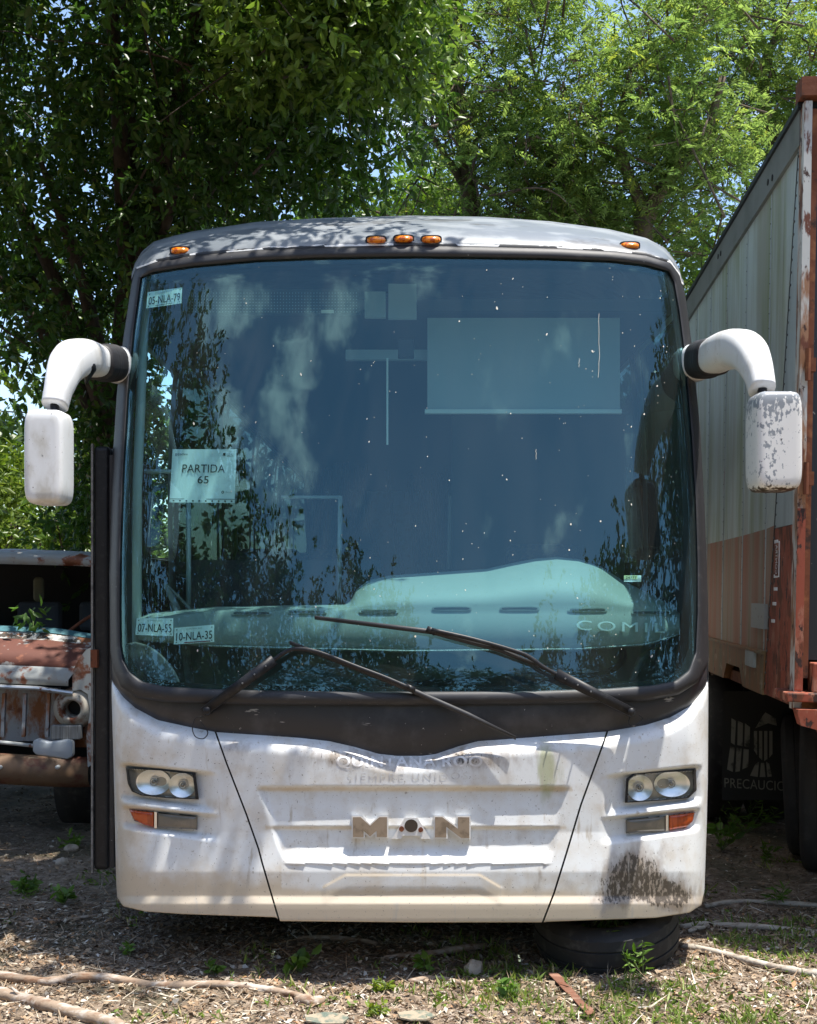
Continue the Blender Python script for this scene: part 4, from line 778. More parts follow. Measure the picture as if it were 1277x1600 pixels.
for s in (1, -1):
    fx = lambda x: x if s > 0 else 2*CXT-x
    V = []
    for d, ins in ((.0, 0), (-.015, .0), (.0, 0)): pass
    pts = [(112, 1050), (122, 1030), (134, 1015), (146, 1010), (148, 1190), (136, 1200), (134, 1150), (140, 1110), (136, 1085), (125, 1078), (112, 1080)]
    MB().prism([T2(fx(x), y, .02) for x, y in pts], (0, .35, 0)).build('fender', M['oldwhite'], OT)
    a = np.linspace(0, 2*np.pi, 36, endpoint=False)
    rs = [[T2(fx(112)+r_*math.cos(t), 1108+r_*.97*math.sin(t), d) for t in a] for r_, d in ((34, .10), (31, .035), (27, .03), (22, .0), (17.5, -.012), (14.5, -.004), (13, .03), (12.5, .12))]
    hr = obj('headlight_ring', np.vstack(rs), ring_faces(8, 36), mat('rusting lamp ring', (.42, .39, .33), .5, layers=[(RUST, 9, .5, .6, 9), (RUST2, 5, .5, .65, 9)]), OT)
    obj('lamp_void', [T2(fx(112)+13*math.cos(t), 1108+13*math.sin(t), .115) for t in a], [tuple(range(36))], M['dark'], hr)
    bevel(MB().box(T2(fx(80), 1155, -.01), T2(fx(127), 1133, .05)).build('parking_lamp', mat('grey lamp lens', (.24, .25, .25), .4, layers=[((.14, .14, .14), 60, .45, .55, 0, (6, 1, .1))]), OT), .006)
    MB().box(T2(fx(76), 1172, .13), T2(fx(140), 1084, .19)).build('lamp_panel', M['rustpatch'], OT)
    mb = MB()
    for x in (72, 35, 2): mb.add(*rprism([(fx(x), 1084), (fx(x+5), 1084), (fx(x+2), 1152), (fx(x-3), 1152)], .02, .05, T2))
    mb.build('grille_strut', M['rustpatch'], OT)
MB().box(T2(76, 1165, .22), T2(2*CXT-76, 1080, .26)).build('radiator_panel', M['rustpatch'], OT)
MB().tube([T2(115, 1083, -.01), T2(60, 1075, -.02), T2(-97, 1068, -.03), T2(2*CXT-60, 1075, -.02), T2(2*CXT-115, 1083, -.01)], .014, 8).build('grille_bar', mat('dull chrome', (.45, .47, .48), .35, .6, layers=[(RUST, 14, .58, .66, 8)]), OT)
V, Fc = rprism([(55, 1156), (62, 1153), (80, 1158), (108, 1154), (117, 1157), (117, 1180), (110, 1185), (60, 1178), (55, 1172)], -.05, .02, T2); bevel(obj('front_valance', V, Fc, mat('pale blue white panel', (.42, .46, .50), .4), OT), .012)
MB().tube([T2(55, 1164, -.03), T2(0, 1158, -.04), T2(-97, 1155, -.05)], .012, 8).build('valance_edge', M['oldwhite'], OT)
V = []
for yy, d in ((0, -.06), (3, -.12), (20, -.15), (34, -.145), (46, -.10), (47, .0)):
    x = np.linspace(-97-234, 137, 41); q = np.abs(x-CXT)/234; V.append(np.stack([(x-CX)/F*TY, TY+d+.16*q**6, EYE+(HZ-(1172+yy*(1+.0*q)+14*q**2))/F*TY], -1))
BP = obj('bumper', np.vstack(V), grid_faces(6, 41)[:, ::-1].copy(), M['oldbump'], OT)
for x in (14, 101, -208, -295): V, Fc = tubemesh([T2(x, 1193, -.155), T2(x, 1193, -.12)], .012, 10); obj('bumper_bolt', V, Fc, M['pole'], BP)
for x in (80, -274):
    a = np.linspace(0, 2*np.pi, 32, endpoint=False); xc = T2(x, 0)[0]; obj('wheel', [(xc+p, TY+.75+r_*math.cos(t), .35+r_*math.sin(t)) for p, r_ in ((-.1, .2), (-.11, .33), (.11, .33), (.1, .2)) for t in a], ring_faces(4, 32), M['tyre'], OT)

# ------------------------------------------------------------------ trees
def leafmat(name, rough=.45, tr=.35, tv=1.6): return mat(name, (0, 0, 0), rough, col=True, transl=tr, spec=.4, tv=tv)
M['leaf'] = leafmat('glossy leaf', .38, .38); M['feather'] = leafmat('feathery leaf', .6, .55, 2.2); M['weed'] = leafmat('weed leaf', .5, .35)
M['bark'] = mat('grey brown bark', (.13, .095, .065), .9, layers=[((.06, .045, .032), 9, .45, .62, 9, (1, 1, .3)), ((.26, .22, .17), 7, .6, .7, 8)], bump=(25, .6, .02))
def unit(v): return v/(np.linalg.norm(v, axis=-1, keepdims=True)+1e-9)
def leafcloud(name, C, D, ln, wd, colr, m, parent=None, six=True, kind=None, flat=.0):
    """many separate leaf blades: base points C, pointing along D"""
    n = len(C); D = unit(D); up = rng.normal(size=(n, 3)); up[:, 2] += flat; s = unit(np.cross(D, up)); nn = np.cross(s, D)
    ln = np.broadcast_to(ln, n)[:, None]*(.7+.6*rng.random((n, 1))); wd = ln*wd
    if six:
        V = np.stack([C, C+D*ln*.32+s*wd*.42+nn*wd*.12, C+D*ln*.68+s*wd*.36+nn*wd*.08-nn*ln*.03, C+D*ln-nn*ln*.12, C+D*ln*.68-s*wd*.36+nn*wd*.08-nn*ln*.03, C+D*ln*.32-s*wd*.42+nn*wd*.12], 1)
        b = np.arange(n)[:, None]*6; Fc = np.vstack([b+np.array([0, 1, 2, 3]), b+np.array([0, 3, 4, 5])]); k = 6
    else:
        V = np.stack([C, C+D*ln*.5+s*wd*.5, C+D*ln, C+D*ln*.5-s*wd*.5], 1); Fc = np.arange(n*4).reshape(n, 4); k = 4
    return obj(name, V.reshape(-1, 3), Fc, m, parent, False, col=np.repeat(colr, k, 0), kind=kind)
def colours(n, a, b, extra=None, p=.0):
    t = rng.random((n, 1)); c = np.array(a)*(1-t)+np.array(b)*t; c *= .75+.5*rng.random((n, 1))
    if extra is not None: k = rng.random(n) < p; c[k] = np.array(extra)*(.7+.6*rng.random((k.sum(), 1)))
    return c
def pxpts(n, x0, x1, y0, y1, Y0, Y1):
    x = rng.uniform(x0, x1, n); y = rng.uniform(y0, y1, n); Y = rng.uniform(Y0, Y1, n); return np.stack([(x-CX)/F*Y, Y, EYE+(HZ-y)/F*Y], 1), x, y
def twigs(cl, per, rad, droop=-.25):
    """leaf base points and directions spread along short twigs through each clump"""
    C = []; D = []
    for c in cl:
        for _ in range(max(1, per//14)):
            d = unit(rng.normal(size=3)+np.array((0, 0, droop))); st = c+rng.normal(size=3)*rad*.5; t = rng.random(14)[:, None]
            C.append(st+d*t*rad); D.append(d+rng.normal(size=(14, 3))*.75+np.array((0, 0, droop)))
    return np.vstack(C), np.vstack(D)
def limbs(paths, name, par, m):
    mb = MB()
    for p, r0, r1 in paths: mb.tube(cat(p, 5), np.linspace(r0, r1, len(cat(p, 5))), 8)
    return mb.build(name, m, par, True)
A3 = lambda *a: np.array(a, float)

FT = thing('shade_tree', (at(205, 0, 9.6)[0], 9.6, 0), 'big dark broadleaf tree overhanging the left of the coach', 'tree')
b0 = A3(at(205, 0, 9.6)[0], 9.6, 0)
c1, x, y = pxpts(540, -260, 640, -300, 335, 7.6, 10.6); k = (x < 650-np.maximum(0, y-150)*.55) & ((x > 190) | (vnoise(x/55, y/55, 61) > .48)) & ((y > -60) | (x < 330)); c1 = c1[k]
c1b, x, y = pxpts(100, 360, 640, -110, 110, 7.0, 8.4)
c2, x, y = pxpts(150, -260, 215, 320, 610, 8.2, 10.6); k = (y < 560+60*np.sin(x*.035)) & (vnoise(x/50, y/50, 62) > .50); c2 = c2[k]
c3, x, y = pxpts(34, 112, 205, 590, 860, 9.2, 10.6)
c4 = np.stack([rng.uniform(-5.2, .1, 460), rng.uniform(4.6, 8.2, 460), rng.uniform(5.0, 6.6, 460)], 1); c4 = c4[(c4[:, 0] < -1.7) | ((c4[:, 1] > 5.25) & (c4[:, 1] < 6.7))]
k = (c4[:, 2] > EYE+(HZ+170)/F*c4[:, 1]) ; c4 = c4[k]
c5 = np.stack([rng.uniform(.0, .42, 7), rng.uniform(4.3, 4.9, 7), rng.uniform(5.2, 6.0, 7)], 1); c6 = np.stack([rng.uniform(-1.8, .12, 60), rng.uniform(5.3, 6.4, 60), rng.uniform(5.0, 5.9, 60)], 1); cl = np.vstack([c1, c1b, c2, c3, c4, c5, c6])
C, D = twigs(cl, 210, .34); n = len(C); fc = colours(n, (.035, .075, .014), (.065, .13, .024), (.12, .18, .03), .07); painted_sun = ((C[:, 0]/C[:, 1] > -.17) & (C[:, 2] > EYE+.40*C[:, 1]) & (rng.random(n) < .8)); fc[painted_sun] = colours(int(painted_sun.sum()), (.11, .18, .03), (.17, .26, .05))  # brighter yellow-green paints sunlight into the leaf colours at the crown's upper right
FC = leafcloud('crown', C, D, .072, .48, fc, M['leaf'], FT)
pth = [([b0, b0+(.03, 0, 1.2), b0+(-.05, -.1, 2.6), b0+(.1, -.3, 4.2)], .20, .12)]
for tx, ty, tY in ((-60, 160, 8.6), (60, 240, 8.4), (300, 200, 8.2), (480, 120, 8.2), (560, 20, 8.4), (200, -60, 8.0), (-120, 330, 9), (400, -150, 8.8), (40, 420, 9.2), (150, -300, 7.2), (420, -420, 6.6)):
    e = at(tx, ty, tY); s_ = b0+(-.05, -.1, 2.6) if ty > 150 else b0+(.05, -.2, 3.6); pth.append(([s_, s_*.55+e*.45+(0, 0, .25), e], .09, .018))
for c in cl[rng.choice(len(cl), 220, False)]:
    v = rng.normal(size=3)*.3; pth.append(([c-v, c+rng.normal(size=3)*.04, c+v+(0, 0, -.05)], .010, .003))
limbs(pth, 'trunk', FT, mat('dark bark', (.075, .055, .04), .9, layers=[((.035, .026, .02), 9, .45, .62, 9, (1, 1, .3))], bump=(25, .6, .02)))

def fronds(cl, per, rad, ln=.20):
    """feathery leaves: rows of narrow leaflets along a drooping stalk"""
    n = len(cl)*per; c = np.repeat(cl, per, 0)+rng.normal(size=(n, 3))*rad
    d = unit(rng.normal(size=(n, 3))*A3(1, 1, .35)+A3(0, 0, -.25)); s = unit(np.cross(d, A3(0, 0, 1)+.35*rng.normal(size=(n, 3)))); L_ = ln*(.7+.6*rng.random((n, 1)))
    C = []; D = []
    for t in np.linspace(.12, 1, 7):
        for sg in (-1, 1):
            C.append(c+d*L_*t+A3(0, 0, -.25)*L_*t*t); D.append((s*sg+d*.55+rng.normal(size=(n, 3))*.12)*(1.05-.55*abs(t-.45)))
    return np.vstack(C), np.vstack(D)
def leafspray(name, cl, per, rad, par, ca, cb, ln=.20):
    C, D = fronds(cl, per, rad, ln); n = len(C); c = colours(n//14, ca, cb, (.17, .20, .04), .06); c = np.tile(c, (14, 1))*(.85+.3*rng.random((n, 1)))
    D2 = unit(D); s = unit(np.cross(D2, A3(0, 0, 1)+.5*rng.normal(size=(n, 3)))); l_ = np.linalg.norm(D, axis=1, keepdims=True)*ln*.36; w_ = l_*.15
    V = np.stack([C, C+D2*l_*.45+s*w_, C+D2*l_+A3(0, 0, -.12)*l_, C+D2*l_*.45-s*w_], 1)
    return obj(name, V.reshape(-1, 3), np.arange(n*4).reshape(n, 4), M['feather'], par, False, col=np.repeat(c, 4, 0))
M['pod'] = mat('dry seed pods', (.16, .09, .055), .8, layers=[((.26, .16, .11), 20, .45, .6)])
def feathery(px, Y, label, boxes, limbpx, seeds, ca, cb, r0=.09):
    b = A3(at(px, 0, Y)[0], Y, 0); t = thing('feathery_tree', b, label, 'tree', 'feathery trees behind the coach')
    cl = []
    for (n, x0, x1, y0, y1, Y0, Y1) in boxes:
        c, x, y = pxpts(n, x0, x1, y0, y1, Y0, Y1); cl.append(c[vnoise(x/75+31, y/60+px*.1, 11) > .40])
    cl = np.vstack(cl); leafspray('crown', cl, 18, .20, t, ca, cb, .145)
    pth = []
    for lp, ra, rb in limbpx: pth.append(([b if q is None else at(*q) for q in lp], ra, rb))
    for c in cl[rng.choice(len(cl), min(len(cl), 130), False)]: pth.append(([c+rng.normal(size=3)*.25, c+A3(*rng.normal(size=3))*.2, c+A3(*rng.normal(size=3))*.35-(0, 0, .1)], .004, .011))
    limbs(pth, 'trunk', t, M['bark'])
    C = []; D = []
    for (x, y, Yp) in seeds:
        c = at(x, y, Yp); m_ = rng.integers(7, 15); C.append(c+rng.normal(size=(m_, 3))*.035); D.append(rng.normal(size=(m_, 3))*.35+A3(0, 0, -1))
    if C: leafcloud('seed_pods', np.vstack(C), np.vstack(D), .14, .13, np.ones((sum(map(len, C)), 3)), M['pod'], t, True, 'stuff')
    return t
BR_A, BR_B = (.070, .115, .030), (.165, .22, .060)
feathery(1010, 10.8, 'bright green feathery tree with brown seed pods, right of centre behind the coach roof',
    [(310, 760, 1180, -90, 250, 9.8, 11.8), (150, 780, 1110, 200, 330, 10.2, 12.0), (45, 850, 1060, 300, 400, 10.6, 12)],
    [([None, (1005, 420, 10.8), (1012, 340, 10.8), (1038, 290, 10.7), (1100, 215, 10.6), (1130, 120, 10.5)], .11, .03), ([(1012, 340, 10.8), (975, 255, 10.7), (968, 190, 10.7), (985, 110, 10.6)], .06, .02), ([(975, 255, 10.7), (905, 215, 10.6), (860, 190, 10.5)], .03, .012), ([(985, 110, 10.5), (1060, 60, 10.4), (1130, 20, 10.4)], .028, .01), ([(1040, 290, 10.7), (930, 280, 10.6), (890, 220, 10.5)], .02, .008)],
    [(905, 165, 10.2), (1010, 32, 10.2), (990, 125, 10.3), (895, 90, 10.4), (930, 118, 10.4), (880, 135, 10.4), (1015, 205, 10.5), (835, 215, 10.4), (820, 210, 10.4), (1100, 10, 10.2)], BR_A, BR_B)
feathery(1240, 12.2, 'bright green feathery tree rising behind the box trailer', [(280, 1060, 1420, -90, 240, 11.2, 13.0), (80, 1040, 1250, 220, 470, 11.6, 13.0)],
    [([None, (1235, 380, 12.2), (1215, 240, 12.1), (1190, 120, 12), (1240, 10, 12)], .12, .03), ([(1215, 240, 12.1), (1120, 260, 12), (1075, 300, 12)], .05, .015), ([(1190, 120, 12), (1110, 70, 11.8)], .04, .012)],
    [(1262, 75, 11.4), (1255, 120, 11.5), (1182, 95, 11.4), (1090, 140, 11.4)], BR_A, BR_B)
feathery(735, 11.6, 'feathery tree with grey trunk between the dark shade tree and the seed pod tree', [(165, 600, 830, -90, 200, 10.8, 12.4), (90, 590, 850, 180, 360, 11, 12.6)],
    [([None, (738, 420, 11.6), (733, 300, 11.6), (722, 200, 11.5), (712, 90, 11.5), (720, -60, 11.4)], .11, .05), ([(733, 300, 11.6), (690, 235, 11.5), (655, 180, 11.4)], .05, .015), ([(722, 200, 11.5), (780, 130, 11.4)], .04, .012)],
    [(800, 60, 11), (770, 130, 11)], (.095, .14, .035), (.16, .21, .06))
def bush(x0, x1, y0, y1, Y0, Y1, n, label, ca, cb, per=126, ln=.095, grp='leafy bushes behind the vehicles', trunkpx=None):
    c, x, y = pxpts(n, x0, x1, y0, y1, Y0, Y1); tx = (x0+x1)/2; e = ((x-tx)/((x1-x0)/2))**2; keep = y > y0+(y1-y0)*.55*e; c = c[keep]
    Yc = (Y0+Y1)/2; b = A3(at(tx, 0, Yc)[0], Yc, 0); t = thing('leafy_bush', b, label, 'bush', grp); C, D = twigs(c, per, .3, -.1)
    leafcloud('foliage', C, D, ln, .42, colours(len(C), ca, cb, (.17, .22, .04), .08), M['leaf'], t)
    pth = []
    for q in c[rng.choice(len(c), min(26, len(c)), False)]: pth.append(([b+rng.normal(size=3)*(.15, .15, 0), (b+q)/2+rng.normal(size=3)*.2, q], .035, .008))
    limbs(pth, 'stems', t, M['bark'])
bush(-160, 90, 715, 900, 13, 15.5, 90, 'sunny yellow green bush above the roof of the old truck', (.09, .15, .02), (.17, .23, .04), 140)
bush(60, 230, 690, 900, 12, 14, 60, 'mid green bush between the old truck and the coach', (.06, .12, .018), (.12, .18, .03), 140)
bush(580, 780, 268, 520, 13, 15, 70, 'light green bush peeping over the middle of the coach roof', (.09, .17, .02), (.16, .25, .04), 140)
bush(820, 980, 285, 520, 12.4, 14, 55, 'glossy green bush peeping over the right of the coach roof', (.06, .13, .02), (.12, .2, .03), 140)
bush(1030, 1140, 395, 700, 12.5, 14.5, 50, 'bright bush in the gap between coach and trailer', (.10, .18, .02), (.17, .25, .04), 140)
bush(440, 600, 290, 520, 12.4, 14.4, 55, 'sunlit bush under the edge of the dark shade tree', (.08, .16, .02), (.15, .24, .04), 140)
# far wood as one mass, behind everything
c, x, y = pxpts(1100, -500, 1900, 60, 960, 17, 24); k = (vnoise(x/120, y/110, 21)+.0006*(y-200)+.04*np.sin(x*.02) > .46) & (y > np.where(x > 560, 300, 420)); c = c[k]
C, D = twigs(c, 84, .6, -.1); leafcloud('far_wood', C, D, .17, .5, colours(len(C), (.035, .075, .012), (.075, .125, .02), (.14, .19, .03), .06), M['leaf'], None, False, 'stuff')
# tree line behind the photographer, seen mirrored in the windscreen
cs = []
for k in range(150):
    a = rng.uniform(-1.9, 1.9); near_ = abs(a) > .72; dist = rng.uniform(14, 18) if near_ else rng.uniform(26, 30); X, Y = dist*math.sin(a), -dist*math.cos(a)
    h = (np.interp(a, [-1.9, -.75], [12, 13]) if a < 0 else np.interp(a, [.72, 1.0, 1.9], [8, 11, 14])) if near_ else np.interp(a, [-.72, -.5, -.3, -.24, -.14, -.02, .05, .15, .3, .45, .6, .72], [13, 15.5, 15, 12.5, 13.3, 11.8, 9.5, 10.8, 9.5, 12.6, 12.8, 11])
    h *= .86+.28*vnoise(np.array([a*7+7]), np.array([.3]), 33)[0]; m_ = 40; u_ = rng.random(m_); wr = (1.15-u_*.85)*(1.3 if not near_ else 1.1)
    cs.append(np.stack([X+rng.normal(size=m_)*wr, Y+rng.normal(size=m_)*wr, .3+u_*h], 1))
C, D = twigs(np.vstack(cs), 70, .9, -.1); leafcloud('opposite_wood', C, D, .22, .5, colours(len(C), (.03, .065, .012), (.06, .10, .018)), M['leaf'], None, False, 'stuff')

# ------------------------------------------------------------------ ground litter, branches, stones, weeds
def onground(n, x0, x1, y0, y1): X = rng.uniform(x0, x1, n); Y = rng.uniform(y0, y1, n); return np.stack([X, Y, gz(X, Y)], 1)
def chips(C, lmin, lmax, wr, cols, lift=.35):
    n = len(C); a = rng.uniform(0, 2*np.pi, n); d = np.stack([np.cos(a), np.sin(a), rng.normal(0, lift, n)], 1); d = unit(d); s = unit(np.cross(d, A3(0, 0, 1)+.5*rng.normal(size=(n, 3)))); L_ = (lmin+(lmax-lmin)*rng.random((n, 1))**2.2); W_ = L_*rng.uniform(*wr, (n, 1)); nn = np.cross(s, d)
    C = C+A3(0, 0, .004)+A3(0, 0, .5)*np.abs(d[:, 2:3])*L_*.6
    V = np.stack([C-d*L_/2, C+s*W_/2+nn*W_*.25, C+d*L_/2, C-s*W_/2+nn*W_*.25], 1); return V.reshape(-1, 3), np.repeat(cols, 4, 0)
P1 = np.vstack([onground(50000, -2.6, 2.8, 4.1, 6.0), onground(30000, -5.5, 5.5, 4.0, 10)]); Pq = np.stack([rng.normal(0, 3.2, 30000), 5+rng.normal(0, 2.6, 30000)], 1); Pq = Pq[Pq[:, 1] > .8]; P1 = np.vstack([P1, np.column_stack([Pq, gz(Pq[:, 0], Pq[:, 1])])]); n1 = len(P1)
pal = np.array([(.33, .25, .17), (.47, .41, .32), (.19, .125, .075), (.10, .07, .045), (.60, .575, .52), (.33, .22, .13), (.40, .22, .11)]); cc = pal[rng.choice(7, n1, p=[.28, .16, .21, .17, .04, .10, .04])]*(.7+.5*rng.random((n1, 1)))
V1, c1_ = chips(P1, .007, .040, (.2, .6), cc)
P2 = onground(14000, -2.6, 2.8, 4.1, 6.5); cc = pal[rng.choice(7, 14000, p=[.33, .25, .2, .12, .05, .05, 0])]*(.7+.5*rng.random((14000, 1))); V2, c2_ = chips(P2, .02, .17, (.015, .05), cc, .22)
V = np.vstack([V1, V2]); M['litter'] = mat('dry leaf and wood litter', (0, 0, 0), .85, col=True)
obj('leaf_litter', V, np.arange(len(V)).reshape(-1, 4), M['litter'], None, False, col=np.vstack([c1_, c2_]), kind='stuff')
# grass tufts
def patch(n, f):
    p = onground(int(n*2.2), -4, 5, 3.4, 7); return p[rng.random(len(p)) < f(p[:, 0], p[:, 1])]
def gd(x, y): return np.clip(1.5*ss(vnoise(x*3.2+3, y*3.2, 41), .36, .62)*ss(x, -.3, .8)*(y < 5.8)+.30*ss(vnoise(x*3+3, y*3, 42), .6, .8)+.5*np.exp(-((x-.55)/.35)**2-((y-4.4)/.18)**2), 0, 1)
g = patch(8000, gd); g = np.repeat(g, 3, 0)+rng.normal(size=(len(g)*3, 3))*A3(.012, .012, 0); nG = len(g)
D = rng.normal(size=(nG, 3))*A3(.5, .5, .2)+A3(0, 0, .75)
leafcloud('grass', g, D, .05, .14, colours(nG, (.10, .17, .03), (.22, .28, .06), (.40, .34, .17), .18), M['weed'], None, False, 'stuff')
g = patch(5200, gd); nG = len(g); g = np.repeat(g, 5, 0)+rng.normal(size=(nG*5, 3))*A3(.014, .014, .004); D = rng.normal(size=(nG*5, 3))*A3(1, 1, .2)+A3(0, 0, .35)
leafcloud('ground_cover', g, D, .026, .6, colours(nG*5, (.10, .18, .03), (.20, .28, .05)), M['weed'], None, True, 'stuff')
def weed(px, py, h, nst, nl, ls, label, spread=.5, wd=.55, ca=(.07, .15, .02), cb=(.15, .25, .04)):
    b = gr(px, py); b[2] = gz(b[0], b[1]); t = thing('weed', b, label, 'weed', 'small green weeds'); C = []; D = []; pth = []
    for _ in range(nst):
        d = unit(rng.normal(size=3)*A3(spread, spread, .1)+A3(0, 0, 1)); e = b+d*h*(.6+.6*rng.random()); m_ = (b+e)/2+rng.normal(size=3)*.015; pth.append(([b, m_, e], .0025, .0012))
        tt = rng.random((nl, 1)); C.append(b+(e-b)*(.25+.75*tt)); D.append(rng.normal(size=(nl, 3))*A3(1, 1, .4)+A3(0, 0, .25))
    limbs(pth, 'stems', t, M['weedstem']); C = np.vstack(C); leafcloud('leaves', C, np.vstack(D), ls, wd, colours(len(C), ca, cb), M['weed'], t)
M['weedstem'] = mat('green stem', (.12, .18, .05), .6)
weed(470, 1516, .10, 5, 4, .055, 'broad leaved weed in front of the middle of the bumper', .7, .75)
weed(335, 1520, .05, 6, 5, .035, 'low weed behind the long fallen branch'); weed(205, 1494, .06, 4, 5, .03, 'small weed in the litter below the left corner panel')
weed(598, 1545, .05, 9, 6, .03, 'yellow green tuft of a weed left of the pale stone', .9, .5, (.14, .2, .02), (.22, .28, .04)); weed(590, 1580, .05, 9, 6, .03, 'yellow green weed lowest in the photo, left of centre', .9, .5, (.14, .2, .02), (.22, .28, .04))
weed(1005, 1525, .20, 7, 9, .05, 'trailing weed growing against the loose tyre', .8, .3); weed(660, 1520, .09, 5, 5, .045, 'weed beside the pale stone'); weed(795, 1560, .07, 6, 5, .04, 'weed left of the rusty strip')
weed(1128, 1325, .22, 7, 6, .075, 'leafy weed beside the right corner of the coach', .5, .5); weed(1165, 1300, .30, 9, 12, .055, 'ferny weed under the mudflap', .8, .22); weed(1195, 1345, .12, 6, 6, .05, 'weed in the shade between the mudflap and the poles', .8, .3); weed(1215, 1408, .10, 6, 6, .05, 'grassy weed right of the pale poles', .5, .2)
weed(40, 1392, .10, 6, 6, .06, 'weed in the shade in front of the old truck'); weed(110, 1320, .12, 6, 8, .05, 'shaded weed beside the open coach door', .9, .4); weed(100, 1410, .09, 5, 6, .05, 'dark weed at the left edge of the bus shadow')
weed(20, 985, .01, 1, 1, .01, 'x') if False else None
# leaves growing out of the old truck's cowl
c = T2(20, 972, .4); C = c+rng.normal(size=(40, 3))*A3(.07, .04, .05); cr_ = thing('climbing_weed', c, 'green weed sprouting from the old truck cowl below its empty windscreen', 'weed'); leafcloud('leaves', C, rng.normal(size=(40, 3)), .07, .45, colours(40, (.05, .12, .02), (.10, .2, .03)), M['weed'], cr_)
V, Fc = tubemesh([c+(0, 0, -.2), c+(0, .0, .06)], .005, 6); obj('stem', V, Fc, M['weedstem'], cr_)
# branches
M['deadwood'] = mat('weathered dead wood', (.30, .22, .155), .85, layers=[((.46, .40, .34), 9, .47, .62, 9, (1, 3, 3)), ((.17, .09, .05), 7, .52, .66, 9, (1, 3, 3))], bump=(30, .5, .008))
M['palewood'] = mat('pale bleached pole', (.44, .39, .32), .85, layers=[((.27, .22, .17), 12, .48, .62, 9, (1, 3, 3)), ((.55, .5, .44), 9, .56, .68, 9)], bump=(40, .6, .008))
def branch(pts, r, label, m=M['deadwood'], name='fallen_branch', extra=()):
    R0 = list(r); p3 = []
    for (x, y), rr in zip(pts, np.interp(np.linspace(0, 1, len(pts)), np.linspace(0, 1, len(R0)), R0)):
        g = gr(x, y); g[2] = gz(g[0], g[1])+rr*.75; p3.append(g)
    p = cat(p3, 8); p += np.stack([.003*np.sin(np.arange(len(p))*.7+rng.random()*6), .006*np.cos(np.arange(len(p))*.37+rng.random()*6), .004*np.sin(np.arange(len(p))*.5)], 1)
    rr = np.interp(np.linspace(0, 1, len(p)), np.linspace(0, 1, len(R0)), R0)*(1+.07*np.sin(np.arange(len(p))*.6)+.07*rng.normal(size=len(p)))
    mb = MB(); mb.tube(p, rr, 12)
    for i, dx, dy, dz, l in extra: q = p[int(i*len(p))]; mb.tube([q, q+A3(dx, dy, dz)*l*.5, q+A3(dx, dy, dz)*l], [R0[0]*.5, R0[0]*.35, R0[0]*.15], 8)
    o = mb.build(name, m, None, True); tag(o, label, 'branch', 'branches on the ground'); return o
branch([(-30, 1524), (60, 1530), (150, 1534), (260, 1540), (360, 1544), (450, 1552), (500, 1564)], (.018, .020, .018, .016, .010), 'long straight brown branch lying across the litter, lower left', extra=((.25, .5, -.5, .3, .12), (.5, -.3, .6, .5, .08)))
branch([(-30, 1545), (30, 1562), (80, 1583), (140, 1598), (230, 1622)], (.022, .026, .024, .022), 'thick crooked branch in the lower left corner', extra=((.3, -.6, .3, .4, .1),))
branch([(462, 1566), (486, 1566), (506, 1560)], (.014, .026, .012), 'short broken chunk of wood at the tip of the long branch')
branch([(1062, 1448), (1120, 1440), (1200, 1447), (1300, 1453)], (.013, .016, .013), 'pale bleached pole right of the loose tyre, the upper of two', M['palewood'], 'wooden_pole')
branch([(1062, 1480), (1120, 1488), (1200, 1505), (1300, 1520)], (.012, .015, .017), 'pale bleached pole right of the loose tyre, the lower of two', M['palewood'], 'wooden_pole')
branch([(1075, 1456), (1100, 1446), (1125, 1434)], (.010, .012, .010), 'short pale stick leaning over the upper pole', M['palewood'])
branch([(1100, 1413), (1180, 1408), (1300, 1412)], (.011, .013, .011), 'pale pole farther back beside the trailer shade', M['palewood'], 'wooden_pole')
branch([(465, 1468), (540, 1466), (590, 1476)], (.012, .014, .01), 'dim branch in the shadow under the bumper'); branch([(760, 1475), (680, 1487), (600, 1500)], (.014, .015, .01), 'long dim stick beside the bumper shadow edge')
branch([(30, 1450), (90, 1438), (150, 1431)], (.008, .009, .006), 'thin twig in the shade at far left')
branch([(640, 1535), (690, 1528), (740, 1545)], (.010, .013, .008), 'curled grey root left of the rusty strip')
branch([(445, 1560), (470, 1600), (480, 1630)], (.006, .007, .005), 'thin twig leaning from the long branch end')
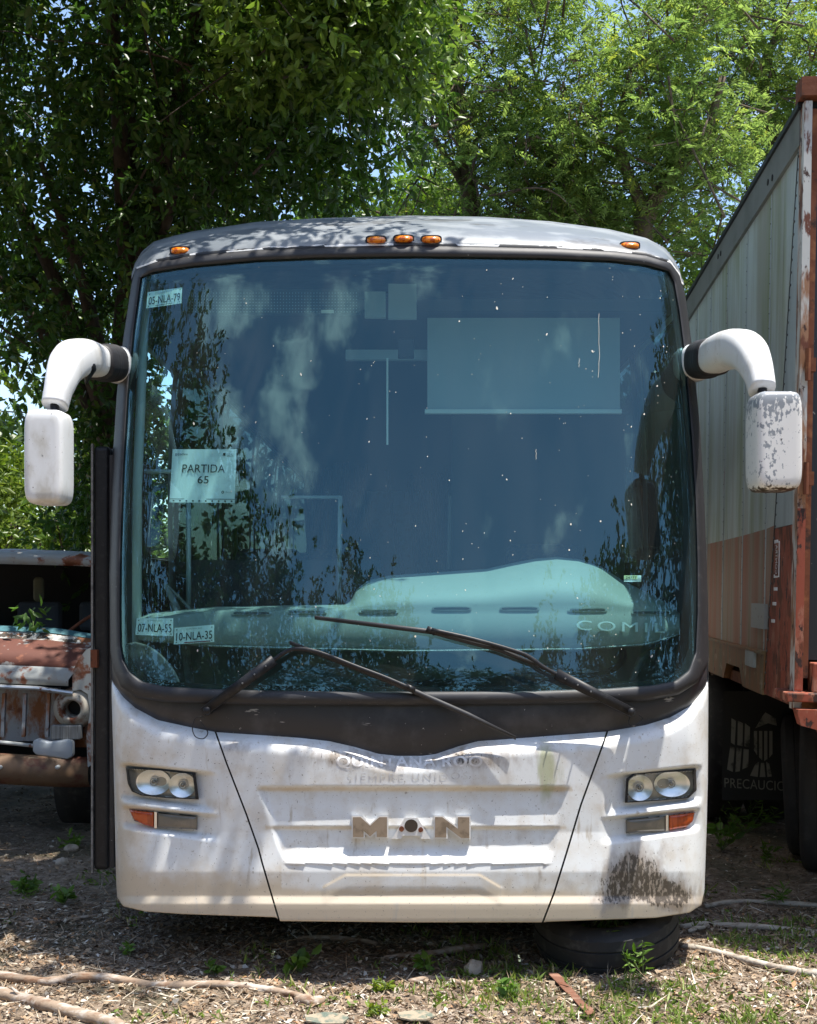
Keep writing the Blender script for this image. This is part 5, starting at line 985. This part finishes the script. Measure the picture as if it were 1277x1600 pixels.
for px, py, s, lab in ((740, 1516, .042, 'pale beige stone in front of the bumper'), (112, 1325, .035, 'grey stone in the shade near the old truck'), (98, 1350, .03, 'small grey stone left of the open door')):
    g = gr(px, py); n = 16; V = []; q = rng.normal(size=(9, 3))
    for i in range(9):
        for j in range(n):
            d = A3(math.sin(math.pi*i/8)*math.cos(2*math.pi*j/n), math.sin(math.pi*i/8)*math.sin(2*math.pi*j/n), math.cos(math.pi*i/8)); V.append(g+A3(0, 0, s*.5+gz(g[0], g[1]))+d*s*(A3(1.1, .9, .8))*(1+.22*math.sin(d @ q[0]*3+1)+.12*math.sin(d @ q[1]*5)+.05*math.sin(d@q[2]*9)))
    tag(obj('stone', V, ring_faces(9, n)[:, ::-1].copy(), mat('limestone', (.48, .40, .32), .9, layers=[((.3, .24, .18), 14, .5, .65, 8)], bump=(30, .5, .01))), lab, 'stone', 'stones on the ground')
e0 = [gr(856+t*62+rng.normal()*1.2, 1521+t*66, .012) for t in np.linspace(0, 1, 9)]; e1 = [gr(870+t*60+rng.normal()*1.2, 1521+t*62, .012) for t in np.linspace(1, 0, 9)]
mb = MB(); mb.prism(e0+e1, (0, 0, .005)); tag(bevel(mb.build('rusty_strip', mat('brown rusty metal', (.17, .075, .045), .8, layers=[((.28, .15, .1), 9, .5, .65, 9), (RUST, 14, .5, .65, 9)], bump=(30, .3, .005))), .003), 'flat rusty brown strip lying on the litter in front of the tyre', 'metal strip')
for px, py, s, lab in ((512, 1594, .085, 'dusty green glass shard at the bottom, left of centre'), (648, 1590, .075, 'dusty green glass shard at the bottom, right of the other')):
    g = gr(px, py, .01); pts = [g+A3(s*math.cos(a)*(.7+.5*rng.random()), s*.8*math.sin(a)*(.7+.5*rng.random()), .004) for a in np.linspace(0, 2*np.pi, 8)[:-1]]
    tag(MB().prism(pts, (0, 0, .006)).build('glass_shard', mat('dusty green glass', (.13, .165, .135), .4, layers=[((.36, .30, .22), 22, .38, .56, 8)])), lab, 'glass', 'glass shards on the ground')
# power line far off at the left
mb = MB(); mb.tube([at(-150, 634, 30), at(60, 646, 30), at(500, 655, 30)], .02, 5)
tag(mb.build('power_line', M['plastic']), 'thin power line crossing the sky at far left', 'cable')
